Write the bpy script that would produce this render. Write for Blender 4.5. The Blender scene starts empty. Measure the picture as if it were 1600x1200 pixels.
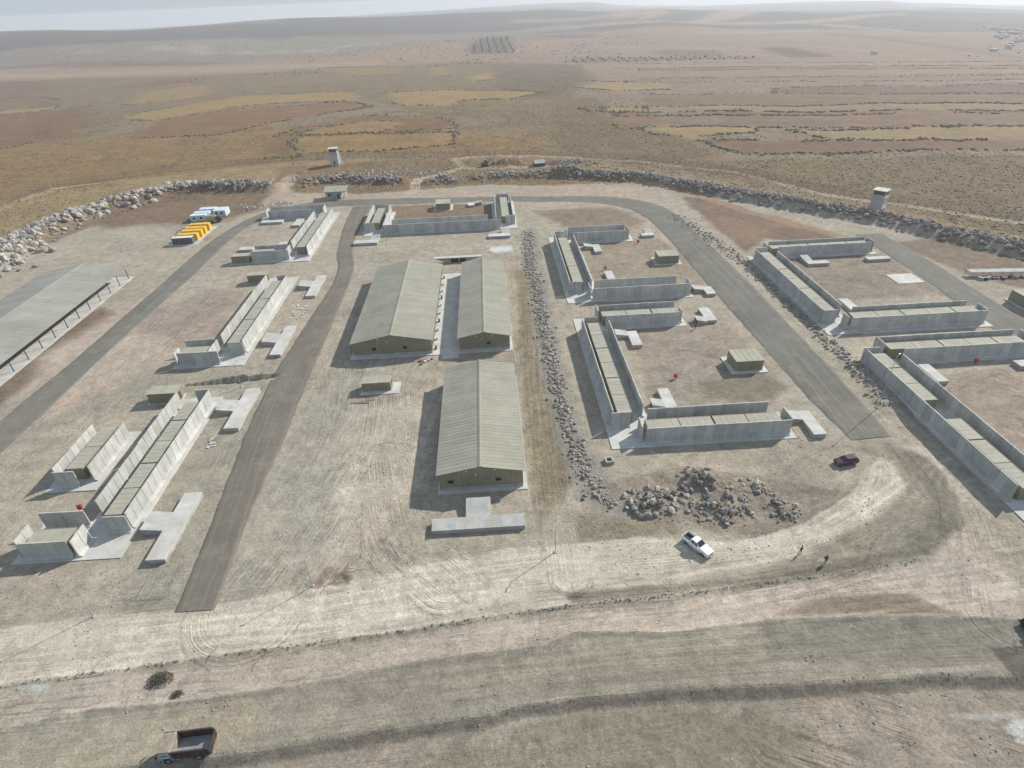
import bpy, math, random
import numpy as np
from mathutils import Vector, Matrix
random.seed(7); RNG = np.random.default_rng(11)
R = math.radians
sc = bpy.context.scene
COL = sc.collection

# ------------------------------------------------------------------ camera, sky, sun, exposure
cam_data = bpy.data.cameras.new('camera')
cam = bpy.data.objects.new('camera', cam_data); COL.objects.link(cam)
cam_data.sensor_width = 36.0; cam_data.lens = 36.0 * 924.0 / 1600.0
cam_data.clip_start = 0.5; cam_data.clip_end = 30000
CAM_Z = 76.0
cam.matrix_world = (Matrix.Translation((0, 0, CAM_Z)) @ Matrix.Rotation(R(-1.5338), 4, 'Z')
                    @ Matrix.Rotation(R(90 - 33.25), 4, 'X') @ Matrix.Rotation(R(-2.5012), 4, 'Z'))
sc.camera = cam
SUN_EL, SUN_AZ = R(33), math.atan2(0.81, 0.585)      # azimuth measured from +Y towards +X
world = bpy.data.worlds.new('World'); sc.world = world; world.use_nodes = True
wn = world.node_tree.nodes; wl = world.node_tree.links
for n in list(wn): wn.remove(n)
wo = wn.new('ShaderNodeOutputWorld'); wb = wn.new('ShaderNodeBackground'); ws = wn.new('ShaderNodeTexSky')
ws.sky_type = 'NISHITA'; ws.sun_disc = False; ws.sun_elevation = SUN_EL; ws.sun_rotation = SUN_AZ
ws.altitude = 400; ws.air_density = 1.0; ws.dust_density = 0.8; ws.ozone_density = 1.0
wb.inputs['Strength'].default_value = 0.075
wt = wn.new('ShaderNodeMix'); wt.data_type = 'RGBA'; wt.inputs['Factor'].default_value = .62        # thin white dust veil over the clear sky
wt.inputs['B'].default_value = (5.6, 6.8, 8.5, 1)
wl.new(ws.outputs[0], wt.inputs['A']); wl.new(wt.outputs['Result'], wb.inputs[0]); wl.new(wb.outputs[0], wo.inputs[0])
sun_data = bpy.data.lights.new('sun', 'SUN'); sun_data.energy = 4.7; sun_data.angle = R(0.7); sun_data.color = (1.0, 0.965, 0.905)
sun = bpy.data.objects.new('sun', sun_data); COL.objects.link(sun)
sdir = Vector((math.cos(SUN_EL) * math.sin(SUN_AZ), math.cos(SUN_EL) * math.cos(SUN_AZ), math.sin(SUN_EL)))
sun.rotation_euler = sdir.to_track_quat('Z', 'Y').to_euler(); sun.location = sdir * 200 + Vector((0, 150, 0))
vs = sc.view_settings; sc.display_settings.display_device = 'sRGB'
vs.view_transform = 'Standard'; vs.look = 'None'; vs.gamma = 1.0; vs.use_curve_mapping = False; vs.exposure = 0.36
sc.cycles.max_bounces = 5; sc.cycles.diffuse_bounces = 3; sc.cycles.glossy_bounces = 2; sc.cycles.volume_bounces = 1
sc.cycles.use_denoising = True; sc.cycles.denoiser = 'OPENIMAGEDENOISE'; sc.cycles.denoising_input_passes = 'RGB_ALBEDO_NORMAL'; sc.cycles.denoising_prefilter = 'ACCURATE'
HAZE_DENSITY = 0.00018

# ------------------------------------------------------------------ helpers
def lin(c, k=1.0):
    out = []; g_ = sum(c)/3; c = [g_ + (v-g_)*.95 for v in c]
    for v in c:
        v = v / 255.0
        out.append(min(0.95, k * (v / 12.92 if v <= 0.04045 else ((v + 0.055) / 1.055) ** 2.4)))
    return (out[0]*.995, out[1]*.995, out[2]*.975)

class MB:
    def __init__(s): s.v = []; s.f = []; s.m = []
    def add(s, vs_, fs_, m=0):
        b = len(s.v); s.v += [tuple(v) for v in vs_]
        for f in fs_: s.f.append(tuple(b + i for i in f)); s.m.append(m)
    def box(s, x0, x1, y0, y1, z0, z1, m=0, rot=None, at=None):
        vs_ = [(x0,y0,z0),(x1,y0,z0),(x1,y1,z0),(x0,y1,z0),(x0,y0,z1),(x1,y0,z1),(x1,y1,z1),(x0,y1,z1)]
        if rot is not None:
            M = Matrix.Translation(at or (0,0,0)) @ rot.to_4x4(); vs_ = [M @ Vector(v) for v in vs_]
        s.add(vs_, [(0,3,2,1),(4,5,6,7),(0,1,5,4),(1,2,6,5),(2,3,7,6),(3,0,4,7)], m)
    def frustum(s, b, t, z0, z1, m=0):      # b, t: (x0,x1,y0,y1)
        s.add([(b[0],b[2],z0),(b[1],b[2],z0),(b[1],b[3],z0),(b[0],b[3],z0),(t[0],t[2],z1),(t[1],t[2],z1),(t[1],t[3],z1),(t[0],t[3],z1)],
              [(0,3,2,1),(4,5,6,7),(0,1,5,4),(1,2,6,5),(2,3,7,6),(3,0,4,7)], m)
    def extrude(s, prof, axis, a, b, m=0):  # prof: CCW polygon of (u, w); axis x: (a|b, u, w), axis y: (u, a|b, w)
        n = len(prof)
        P = (lambda q, t: (t, q[0], q[1])) if axis == 'x' else (lambda q, t: (q[0], t, q[1]))
        vs_ = [P(q, a) for q in prof] + [P(q, b) for q in prof]
        fs_ = [(i, (i+1) % n, n + (i+1) % n, n + i) for i in range(n)] + [tuple(range(n))[::-1], tuple(range(n, 2*n))]
        if axis == 'y': fs_ = [f[::-1] for f in fs_]
        s.add(vs_, fs_, m)
    def tube(s, p, q, r0, r1=None, n=8, m=0, caps=True):
        r1 = r0 if r1 is None else r1
        p, q = Vector(p), Vector(q); d = (q - p).normalized()
        a = d.orthogonal().normalized(); b = d.cross(a)
        vs_ = []
        for c, r in ((p, r0), (q, r1)):
            for i in range(n):
                t = 2*math.pi*i/n; vs_.append(c + a*(r*math.cos(t)) + b*(r*math.sin(t)))
        fs_ = [(i, (i+1) % n, n + (i+1) % n, n + i) for i in range(n)]
        if caps: fs_ += [tuple(range(n))[::-1], tuple(range(n, 2*n))]
        s.add(vs_, fs_, m)
    def mesh(s, name, mats, smooth=False):
        me = bpy.data.meshes.new(name); me.from_pydata(s.v, [], s.f)
        for m in (mats if isinstance(mats, (list, tuple)) else [mats]): me.materials.append(m)
        me.polygons.foreach_set('material_index', s.m)
        if smooth: me.polygons.foreach_set('use_smooth', [True]*len(s.f))
        me.update(); return me
    def obj(s, name, mats, parent=None, smooth=False, loc=None):
        return link(name, s.mesh(name, mats, smooth), parent, loc)

def link(name, me, parent=None, loc=None, rz=0.0):
    o = bpy.data.objects.new(name, me); COL.objects.link(o)
    if parent is not None: o.parent = parent
    if loc is not None: o.location = loc
    if rz: o.rotation_euler[2] = rz
    return o
LABELS = set()
def tag(o, label, cat, group=None):
    o['label'] = label; o['category'] = cat
    if group: o['group'] = group
    return o
def thing(name, label, cat, loc=(0,0,0), rz=0.0, group=None):
    o = link(name, None, None, loc, rz); o.empty_display_size = 0.5
    return tag(o, label, cat, group)
def kind(o, k): o['kind'] = k; return o
def copy_tree(src, loc, rz, label, group=None):
    c = src.copy(); COL.objects.link(c); c.location = loc; c.rotation_euler[2] = rz; c['label'] = label
    if group: c['group'] = group
    stack = [(ch, c) for ch in src.children]
    while stack:
        o, par = stack.pop(); d = o.copy(); COL.objects.link(d); d.parent = par
        stack += [(g, d) for g in o.children]
    return c

# ------------------------------------------------------------------ materials
def nodes(name):
    m = bpy.data.materials.new(name); m.use_nodes = True
    nt = m.node_tree; b = nt.nodes['Principled BSDF']
    return m, nt, nt.nodes, nt.links, b
def noise_mix(nt, base, vec, specs):
    """multiply a colour by several noise layers: (scale, detail, low, high)"""
    N, L = nt.nodes, nt.links; out = base
    for scale, det, lo, hi in specs:
        n = N.new('ShaderNodeTexNoise'); n.inputs['Scale'].default_value = scale; n.inputs['Detail'].default_value = det
        L.new(vec, n.inputs['Vector'])
        r = N.new('ShaderNodeMapRange'); r.inputs['From Min'].default_value = .3; r.inputs['From Max'].default_value = .7
        r.inputs['To Min'].default_value = lo; r.inputs['To Max'].default_value = hi; L.new(n.outputs['Fac'], r.inputs['Value'])
        mx = N.new('ShaderNodeVectorMath'); mx.operation = 'SCALE'; L.new(out, mx.inputs[0]); L.new(r.outputs[0], mx.inputs['Scale'])
        out = mx.outputs[0]
    return out
def plain(name, col, rough=.7, metal=0.0, specs=((.8,3,.88,1.1),(6,4,.92,1.07)), rnd=0.0, spec=.3, streak=None, dirt=None):
    m, nt, N, L, b = nodes(name)
    b.inputs['Roughness'].default_value = rough; b.inputs['Metallic'].default_value = metal; b.inputs['Specular IOR Level'].default_value = spec
    rgb = N.new('ShaderNodeRGB'); rgb.outputs[0].default_value = (*col, 1)
    tc = N.new('ShaderNodeTexCoord'); geo = N.new('ShaderNodeNewGeometry')
    out = noise_mix(nt, rgb.outputs[0], geo.outputs['Position'], specs)
    if streak:                       # vertical rain streaks
        mp = N.new('ShaderNodeMapping'); mp.inputs['Scale'].default_value = (streak, streak, .12); L.new(geo.outputs['Position'], mp.inputs['Vector'])
        out = noise_mix(nt, out, mp.outputs[0], ((1.6,4,.88,1.07),))
    if dirt:                         # dust settled in blotches
        n = N.new('ShaderNodeTexNoise'); n.inputs['Scale'].default_value = dirt[1]; n.inputs['Detail'].default_value = 6; L.new(geo.outputs['Position'], n.inputs['Vector'])
        r = N.new('ShaderNodeMapRange'); r.inputs['From Min'].default_value = .48; r.inputs['From Max'].default_value = .72; r.inputs['To Max'].default_value = dirt[2]; L.new(n.outputs['Fac'], r.inputs['Value'])
        mx = N.new('ShaderNodeMix'); mx.data_type = 'RGBA'; L.new(r.outputs[0], mx.inputs['Factor']); L.new(out, mx.inputs['A']); mx.inputs['B'].default_value = (*dirt[0], 1)
        out = mx.outputs['Result']
    if rnd:
        oi = N.new('ShaderNodeObjectInfo'); r = N.new('ShaderNodeMapRange'); r.inputs['To Min'].default_value = 1 - rnd; r.inputs['To Max'].default_value = 1 + rnd
        L.new(oi.outputs['Random'], r.inputs['Value'])
        mx = N.new('ShaderNodeVectorMath'); mx.operation = 'SCALE'; L.new(out, mx.inputs[0]); L.new(r.outputs[0], mx.inputs['Scale']); out = mx.outputs[0]
    L.new(out, b.inputs['Base Color'])
    return m
KG = 0.80
M = {}
M['concrete'] = plain('wall_concrete', (.44,.435,.40), .85, rnd=.13, streak=1.6, specs=((.5,4,.85,1.1),(5,4,.9,1.08)))
M['slab'] = plain('slab_concrete', (.49,.48,.44), .85, rnd=.06, specs=((.35,5,.82,1.08),(3,5,.92,1.06)), dirt=((.40,.34,.28), .5, .55))
M['slab_old'] = plain('dusty_concrete', (.40,.40,.37), .9, rnd=.06, specs=((.5,5,.75,1.12),(4,5,.85,1.1)), dirt=((.36,.32,.26), .6, .6))
M['khaki_wall'] = plain('khaki_metal_wall', (.245,.232,.150), .55, specs=((.6,3,.9,1.1),(5,3,.95,1.05)), rnd=.05, streak=2.0)
M['khaki_roof'] = plain('khaki_roof', (.265,.255,.198), .8, specs=((.12,5,.88,1.10),(.8,5,.93,1.06)), rnd=.06, dirt=((.34,.31,.25), .16, .5))
M['cont_roof'] = plain('container_roof', (.325,.31,.245), .85, specs=((.5,4,.90,1.08),(5,4,.94,1.05)), rnd=.05, dirt=((.40,.36,.28), .8, .5))
M['grey_roof'] = plain('grey_metal_roof', (.268,.262,.22), .8, specs=((.12,5,.88,1.10),(.8,5,.93,1.06)), rnd=.05, dirt=((.34,.32,.27), .16, .5))
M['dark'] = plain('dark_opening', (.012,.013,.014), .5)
M['glass'] = plain('window_glass', (.02,.025,.03), .12, spec=.6)
M['white'] = plain('white_paint', (.72,.73,.74), .35, spec=.5, specs=((3,3,.94,1.03),))
M['steel'] = plain('galvanised_steel', (.42,.43,.44), .45, .5)
M['blue_post'] = plain('blue_painted_steel', (.035,.05,.14), .45)
M['tyre'] = plain('tyre_rubber', (.02,.02,.02), .9)
M['rim'] = plain('wheel_rim', (.35,.35,.36), .4, .6)
M['yellow'] = plain('yellow_paint', (.68,.40,.03), .45, rnd=.04)
M['container_grey'] = plain('dark_grey_paint', (.10,.11,.12), .5)
M['container_pale'] = plain('pale_container_paint', (.52,.60,.66), .45, rnd=.05)
M['cream'] = plain('cream_paint', (.60,.60,.55), .5)
M['tan'] = plain('tan_paint', (.30,.28,.18), .6)
M['olive'] = plain('olive_paint', (.06,.065,.04), .6)
M['maroon'] = plain('maroon_paint', (.055,.012,.02), .25, spec=.6, specs=((3,3,.95,1.03),))
M['rust'] = plain('rusty_maroon_steel', (.060,.038,.036), .75, specs=((1.2,4,.6,1.3),(8,4,.8,1.2)))
M['worn_steel'] = plain('worn_steel_floor', (.27,.27,.28), .55, specs=((.9,4,.7,1.2),(6,4,.85,1.1)), dirt=((.33,.28,.20), .9, .8))
M['tarp'] = plain('tan_dusty_steel', (.29,.235,.18), .85, specs=((1.5,4,.7,1.2),))
M['cab_blue'] = plain('pale_blue_cab_paint', (.36,.45,.48), .4, spec=.5)
M['red'] = plain('red_paint', (.36,.035,.03), .45)
M['lamp_red'] = plain('red_lens', (.30,.02,.02), .2)
M['lamp_clear'] = plain('clear_lens', (.7,.7,.68), .15)
M['black'] = plain('black_plastic', (.025,.025,.027), .5)
M['skin'] = plain('skin', (.32,.19,.13), .6)
M['cloth_dark'] = plain('dark_cloth', (.03,.032,.035), .9)
M['cloth_olive'] = plain('olive_cloth', (.07,.075,.05), .9)
M['cloth_red'] = plain('red_brown_cloth', (.20,.07,.05), .9)
M['hair'] = plain('dark_hair', (.012,.01,.009), .7)
M['rock'] = plain('pale_grey_rock', (.35,.315,.27), .95, rnd=.28, specs=((.6,4,.75,1.2),(5,5,.8,1.15)))
M['rock_grey'] = plain('grey_rock', (.28,.255,.22), .95, rnd=.32, specs=((.6,4,.75,1.2),(5,5,.8,1.15)))
M['rock_dark'] = plain('dark_basalt_rock', (.235,.205,.185), .95, rnd=.32, specs=((.6,4,.7,1.25),(5,5,.8,1.15)))
M['soil'] = plain('loose_soil', (.27,.21,.16), .95, specs=((.8,5,.75,1.15),(6,5,.8,1.15)))
M['scrub'] = plain('dry_scrub', (.155,.13,.08), .95, specs=((.05,3,.75,1.3),(.6,3,.8,1.2)))
M['dry_bush'] = plain('dry_bush', (.17,.155,.115), .95, specs=((2,3,.75,1.25),))
M['olive_leaf'] = plain('olive_leaf', (.060,.064,.042), .9, specs=((.3,3,.8,1.2),))
M['bark'] = plain('bark', (.09,.07,.05), .9)
M['wire'] = plain('fence_wire', (.16,.155,.145), .7)
M['house'] = plain('whitewashed_wall', (.55,.54,.51), .8, rnd=.12)

def ground_material():
    m, nt, N, L, b = nodes('ground_soil')
    b.inputs['Roughness'].default_value = .95; b.inputs['Specular IOR Level'].default_value = .1
    at = N.new('ShaderNodeVertexColor'); at.layer_name = 'soil'
    geo = N.new('ShaderNodeNewGeometry')
    def noise(scale, det, rough=.6, vec=None, dist=0):
        n = N.new('ShaderNodeTexNoise'); n.inputs['Scale'].default_value = scale; n.inputs['Detail'].default_value = det
        n.inputs['Roughness'].default_value = rough; n.inputs['Distortion'].default_value = dist
        L.new(vec or geo.outputs['Position'], n.inputs['Vector']); return n.outputs['Fac']
    def rng(v, a, b_, c, d):
        r = N.new('ShaderNodeMapRange'); r.inputs['From Min'].default_value = a; r.inputs['From Max'].default_value = b_
        r.inputs['To Min'].default_value = c; r.inputs['To Max'].default_value = d; L.new(v, r.inputs['Value']); return r.outputs[0]
    def math_(op, a, b_):
        n = N.new('ShaderNodeMath'); n.operation = op
        for i, v in enumerate((a, b_)):
            if isinstance(v, (int, float)): n.inputs[i].default_value = v
            else: L.new(v, n.inputs[i])
        return n.outputs[0]
    big = rng(noise(.045, 5, .6), .3, .7, .88, 1.10)
    mid = rng(noise(.35, 6, .65, dist=.6), .32, .68, .80, 1.16)
    fine = rng(noise(2.2, 6, .8), .34, .66, .74, 1.22)
    grit = rng(noise(6.5, 3, .7), .36, .64, .80, 1.18)
    k = math_('MULTIPLY', math_('MULTIPLY', big, mid), math_('MULTIPLY', fine, grit))
    # wheel and grader streaks: noise stretched along the direction of travel
    fl = N.new('ShaderNodeAttribute'); fl.attribute_name = 'flow'; sx = N.new('ShaderNodeSeparateXYZ'); L.new(fl.outputs['Vector'], sx.inputs[0])
    def streak(a, b_, lo, hi, det=4):
        cb = N.new('ShaderNodeCombineXYZ'); L.new(math_('MULTIPLY', sx.outputs['X'], a), cb.inputs['X']); L.new(math_('MULTIPLY', sx.outputs['Y'], b_), cb.inputs['Y'])
        return rng(noise(1.0, det, .65, cb.outputs[0], .45), .36, .64, lo, hi)
    st = math_('MULTIPLY', streak(.035, .65, .87, 1.12), math_('MULTIPLY', streak(.05, 2.1, .84, 1.14), streak(.14, 4.6, .90, 1.08, 2)))
    patch = rng(noise(.10, 4, .65), .42, .62, .0, 1.15)
    wgt = math_('MULTIPLY', sx.outputs['Z'], patch)
    k = math_('MULTIPLY', k, math_('ADD', 1.0, math_('MULTIPLY', math_('SUBTRACT', st, 1.0), wgt)))
    # stones and tufts: dark and pale specks whose strength is the layer's alpha
    sp = noise(1.15, 3, .75); dark = rng(sp, .54, .66, 0, 1); pale = rng(noise(1.7, 3, .7), .60, .70, 0, 1)
    sp2 = noise(.34, 5, .85); dark2 = rng(sp2, .50, .62, 0, .8)
    sp3 = rng(noise(.11, 7, .85), .50, .66, 0, .55); sp4 = rng(noise(.028, 5, .75), .5, .7, 0, .4)
    dk = math_('MULTIPLY', math_('MINIMUM', math_('ADD', math_('ADD', dark, dark2), math_('ADD', sp3, sp4)), 1.2), at.outputs['Alpha'])
    kk = math_('MULTIPLY', k, math_('SUBTRACT', 1.0, math_('MULTIPLY', dk, .52)))
    kk = math_('MULTIPLY', kk, math_('ADD', 1.0, math_('MULTIPLY', math_('MULTIPLY', pale, at.outputs['Alpha']), .42)))
    s1 = N.new('ShaderNodeVectorMath'); s1.operation = 'SCALE'; L.new(at.outputs['Color'], s1.inputs[0]); L.new(kk, s1.inputs['Scale'])
    # slow hue drift between pinkish and greyish dust
    hue = rng(noise(.03, 4, .6, dist=1.0), .35, .65, 0, 1)
    mixc = N.new('ShaderNodeMix'); mixc.data_type = 'RGBA'; L.new(hue, mixc.inputs['Factor'])
    mixc.inputs['A'].default_value = (1.015, .992, .965, 1); mixc.inputs['B'].default_value = (.985, 1.0, 1.0, 1)
    s2 = N.new('ShaderNodeVectorMath'); s2.operation = 'MULTIPLY'; L.new(s1.outputs[0], s2.inputs[0]); L.new(mixc.outputs['Result'], s2.inputs[1])
    L.new(s2.outputs[0], b.inputs['Base Color'])
    bp = N.new('ShaderNodeBump'); bp.inputs['Strength'].default_value = .8; bp.inputs['Distance'].default_value = .14
    L.new(math_('ADD', math_('ADD', noise(1.1, 6, .75), math_('MULTIPLY', noise(.28, 5, .65), 1.5)), math_('MULTIPLY', math_('MULTIPLY', streak(.06, 2.6, 0, 1), wgt), .9)), bp.inputs['Height']); L.new(bp.outputs[0], b.inputs['Normal'])
    return m
M['ground'] = ground_material()

def road_material(name, col, pale):
    m, nt, N, L, b = nodes(name); b.inputs['Roughness'].default_value = .9; b.inputs['Specular IOR Level'].default_value = .15
    uv = N.new('ShaderNodeUVMap'); geo = N.new('ShaderNodeNewGeometry')
    mp = N.new('ShaderNodeMapping'); mp.inputs['Scale'].default_value = (1.5, .012, 1); L.new(uv.outputs[0], mp.inputs['Vector'])
    rgb = N.new('ShaderNodeRGB'); rgb.outputs[0].default_value = (*col, 1)
    out = noise_mix(nt, rgb.outputs[0], geo.outputs['Position'], ((.06,4,.86,1.12),(.9,5,.92,1.08),(6,4,.92,1.07)))
    n = N.new('ShaderNodeTexNoise'); n.inputs['Scale'].default_value = 1.0; n.inputs['Detail'].default_value = 3; L.new(mp.outputs[0], n.inputs['Vector'])
    r = N.new('ShaderNodeMapRange'); r.inputs['From Min'].default_value = .5; r.inputs['From Max'].default_value = .68; r.inputs['To Max'].default_value = .6; L.new(n.outputs['Fac'], r.inputs['Value'])
    mx = N.new('ShaderNodeMix'); mx.data_type = 'RGBA'; L.new(r.outputs[0], mx.inputs['Factor']); L.new(out, mx.inputs['A']); mx.inputs['B'].default_value = (*pale, 1)
    n3 = N.new('ShaderNodeTexNoise'); n3.inputs['Scale'].default_value = .22; n3.inputs['Detail'].default_value = 7; n3.inputs['Roughness'].default_value = .7; L.new(geo.outputs['Position'], n3.inputs['Vector'])
    r3 = N.new('ShaderNodeMapRange'); r3.inputs['From Min'].default_value = .5; r3.inputs['From Max'].default_value = .72; r3.inputs['To Max'].default_value = .42; L.new(n3.outputs['Fac'], r3.inputs['Value'])
    m3 = N.new('ShaderNodeMix'); m3.data_type = 'RGBA'; L.new(r3.outputs[0], m3.inputs['Factor']); L.new(mx.outputs['Result'], m3.inputs['A']); m3.inputs['B'].default_value = (.30,.26,.20,1)
    L.new(m3.outputs['Result'], b.inputs['Base Color'])
    bp = N.new('ShaderNodeBump'); bp.inputs['Strength'].default_value = .2; bp.inputs['Distance'].default_value = .03
    n2 = N.new('ShaderNodeTexNoise'); n2.inputs['Scale'].default_value = 5; n2.inputs['Detail'].default_value = 4; L.new(geo.outputs['Position'], n2.inputs['Vector'])
    L.new(n2.outputs['Fac'], bp.inputs['Height']); L.new(bp.outputs[0], b.inputs['Normal'])
    return m
M['road_brown'] = road_material('brown_road_base', (.150,.132,.106), (.22,.195,.155))
M['road_grey'] = road_material('grey_asphalt', (.142,.134,.112), (.20,.186,.152))

# ------------------------------------------------------------------ terrain function
def vnoise(x, y, seed=0.0):
    xi = np.floor(x); yi = np.floor(y); fx = x - xi; fy = y - yi
    u = fx*fx*(3-2*fx); v = fy*fy*(3-2*fy)
    def h(a, b):
        t = np.sin(a*127.1 + b*311.7 + seed*74.7) * 43758.5453
        return t - np.floor(t)
    return (h(xi,yi)*(1-u) + h(xi+1,yi)*u)*(1-v) + (h(xi,yi+1)*(1-u) + h(xi+1,yi+1)*u)*v
def fbm(x, y, seed=0.0, oct_=4):
    s = 0; a = .5
    for i in range(oct_):
        s = s + a*(vnoise(x, y, seed + i*3.1) - .5); x = x*2.03; y = y*2.03; a *= .5
    return s
def seg_dist(x, y, pts):
    d = np.full(x.shape, 1e9); tt = np.zeros(x.shape); L0 = 0.0
    for (ax, ay), (bx, by) in zip(pts[:-1], pts[1:]):
        dx, dy = bx-ax, by-ay; l2 = dx*dx+dy*dy
        t = np.clip(((x-ax)*dx + (y-ay)*dy)/l2, 0, 1)
        e = np.hypot(x-ax-t*dx, y-ay-t*dy)
        w = e < d; d = np.where(w, e, d); tt = np.where(w, L0 + t*math.sqrt(l2), tt); L0 += math.sqrt(l2)
    return d, tt
def poly_sd(x, y, pts):             # signed distance, positive inside
    n = len(pts); d = np.full(x.shape, 1e18); ins = np.zeros(x.shape, bool)
    for i in range(n):
        ax, ay = pts[i]; bx, by = pts[(i+1) % n]; dx, dy = bx-ax, by-ay; l2 = max(dx*dx+dy*dy, 1e-9)
        t = np.clip(((x-ax)*dx + (y-ay)*dy)/l2, 0, 1)
        d = np.minimum(d, (x-ax-t*dx)**2 + (y-ay-t*dy)**2)
        if ay != by:
            c = ((ay > y) != (by > y)) & (x < (bx-ax)*(y-ay)/(by-ay) + ax); ins ^= c
    d = np.sqrt(d); return np.where(ins, d, -d)
def sstep(a, b, v):
    t = np.clip((v-a)/(b-a), 0, 1); return t*t*(3-2*t)
CREST1 = ((-60,-40,-24,-17.4,-11.6,-5.5,-1.3,6,13.2,23,40,60),(-.84,-.84,-.88,-.91,-1.03,-1.11,-1.13,-1.32,-1.5,-1.9,-2.3,-2.3))
CREST2 = ((-60,-40,-16,-9.6,-4.4,.8,6.5,9.6,10.9,13.2,18.2,27.3,31,32.3,35.4,39,60),(-.95,-.95,-1.0,-.88,-.77,-.70,-.64,-.66,-.92,-1.08,-1.2,-1.2,-1.27,-1.46,-1.65,-1.81,-1.9))
BANK = [(-110,34.5),(-63,36.3),(-39.2,37.1),(-34.3,37.6),(-21.4,38.6),(-5.2,39.9),(0.5,41.0),(12.1,41.4),(20.7,41.3),(36.3,40.9),(52.2,40.8),(64.8,39.9),(120,38)]
UPPER_EDGE = [(-95,47),(-70,48.3),(-56,49.5),(-42,50.7),(-24,52.0),(-18,52.3),(-5,53.7),(9.7,55.0),(25,55.6),(37,56.5),(51.4,57.6),(64.5,58.9),(95,60)]
LOWER_EDGE = [(-95,41.4),(-66,42.1),(-56.3,44.1),(-42.4,44.3),(-22.9,46.2),(-11.4,47.9),(4.2,48.8),(9.1,50.5),(21.5,49.5),(37.9,50.4),(53.8,49.7),(71.5,47.9),(95,47)]
BERM_L = [(-184,196),(-185,222),(-188,252),(-183,276),(-172,293),(-158,311),(-146,312),(-125,308),(-106,305)]
BERM_M1 = [(-95,308),(-85,316),(-70,313),(-55,308),(-42,305)]
BERM_M2 = [(-28,301),(-21,306),(-14,300)]
BERM_M3 = [(-6,304),(10,306),(26,304),(42,303)]
BERM_R = [(38,303),(75,288),(103,258),(128,232),(149,212),(168,182),(180,168),(196,150)]
TRENCH = [(-76,123.6),(-68,124.6),(-63,125.0),(-59,125.4),(-55,125.6)]
MOUNDS = [(36,79.5,5.5,3.6,1.5),(41,76.5,5.5,4.2,1.35),(37.5,72.5,4.5,3.0,.9),(26,75,5,3.2,.8),(45.3,77,2.3,2.2,.6),(48,71,2.5,2.8,.7),(9.5,332,6,4.5,3.0),(17,333,5,4,2.4),(-196,330,8,5,1.2),(84,112,4,10,.9),(83,100,4,6,.8)]
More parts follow.
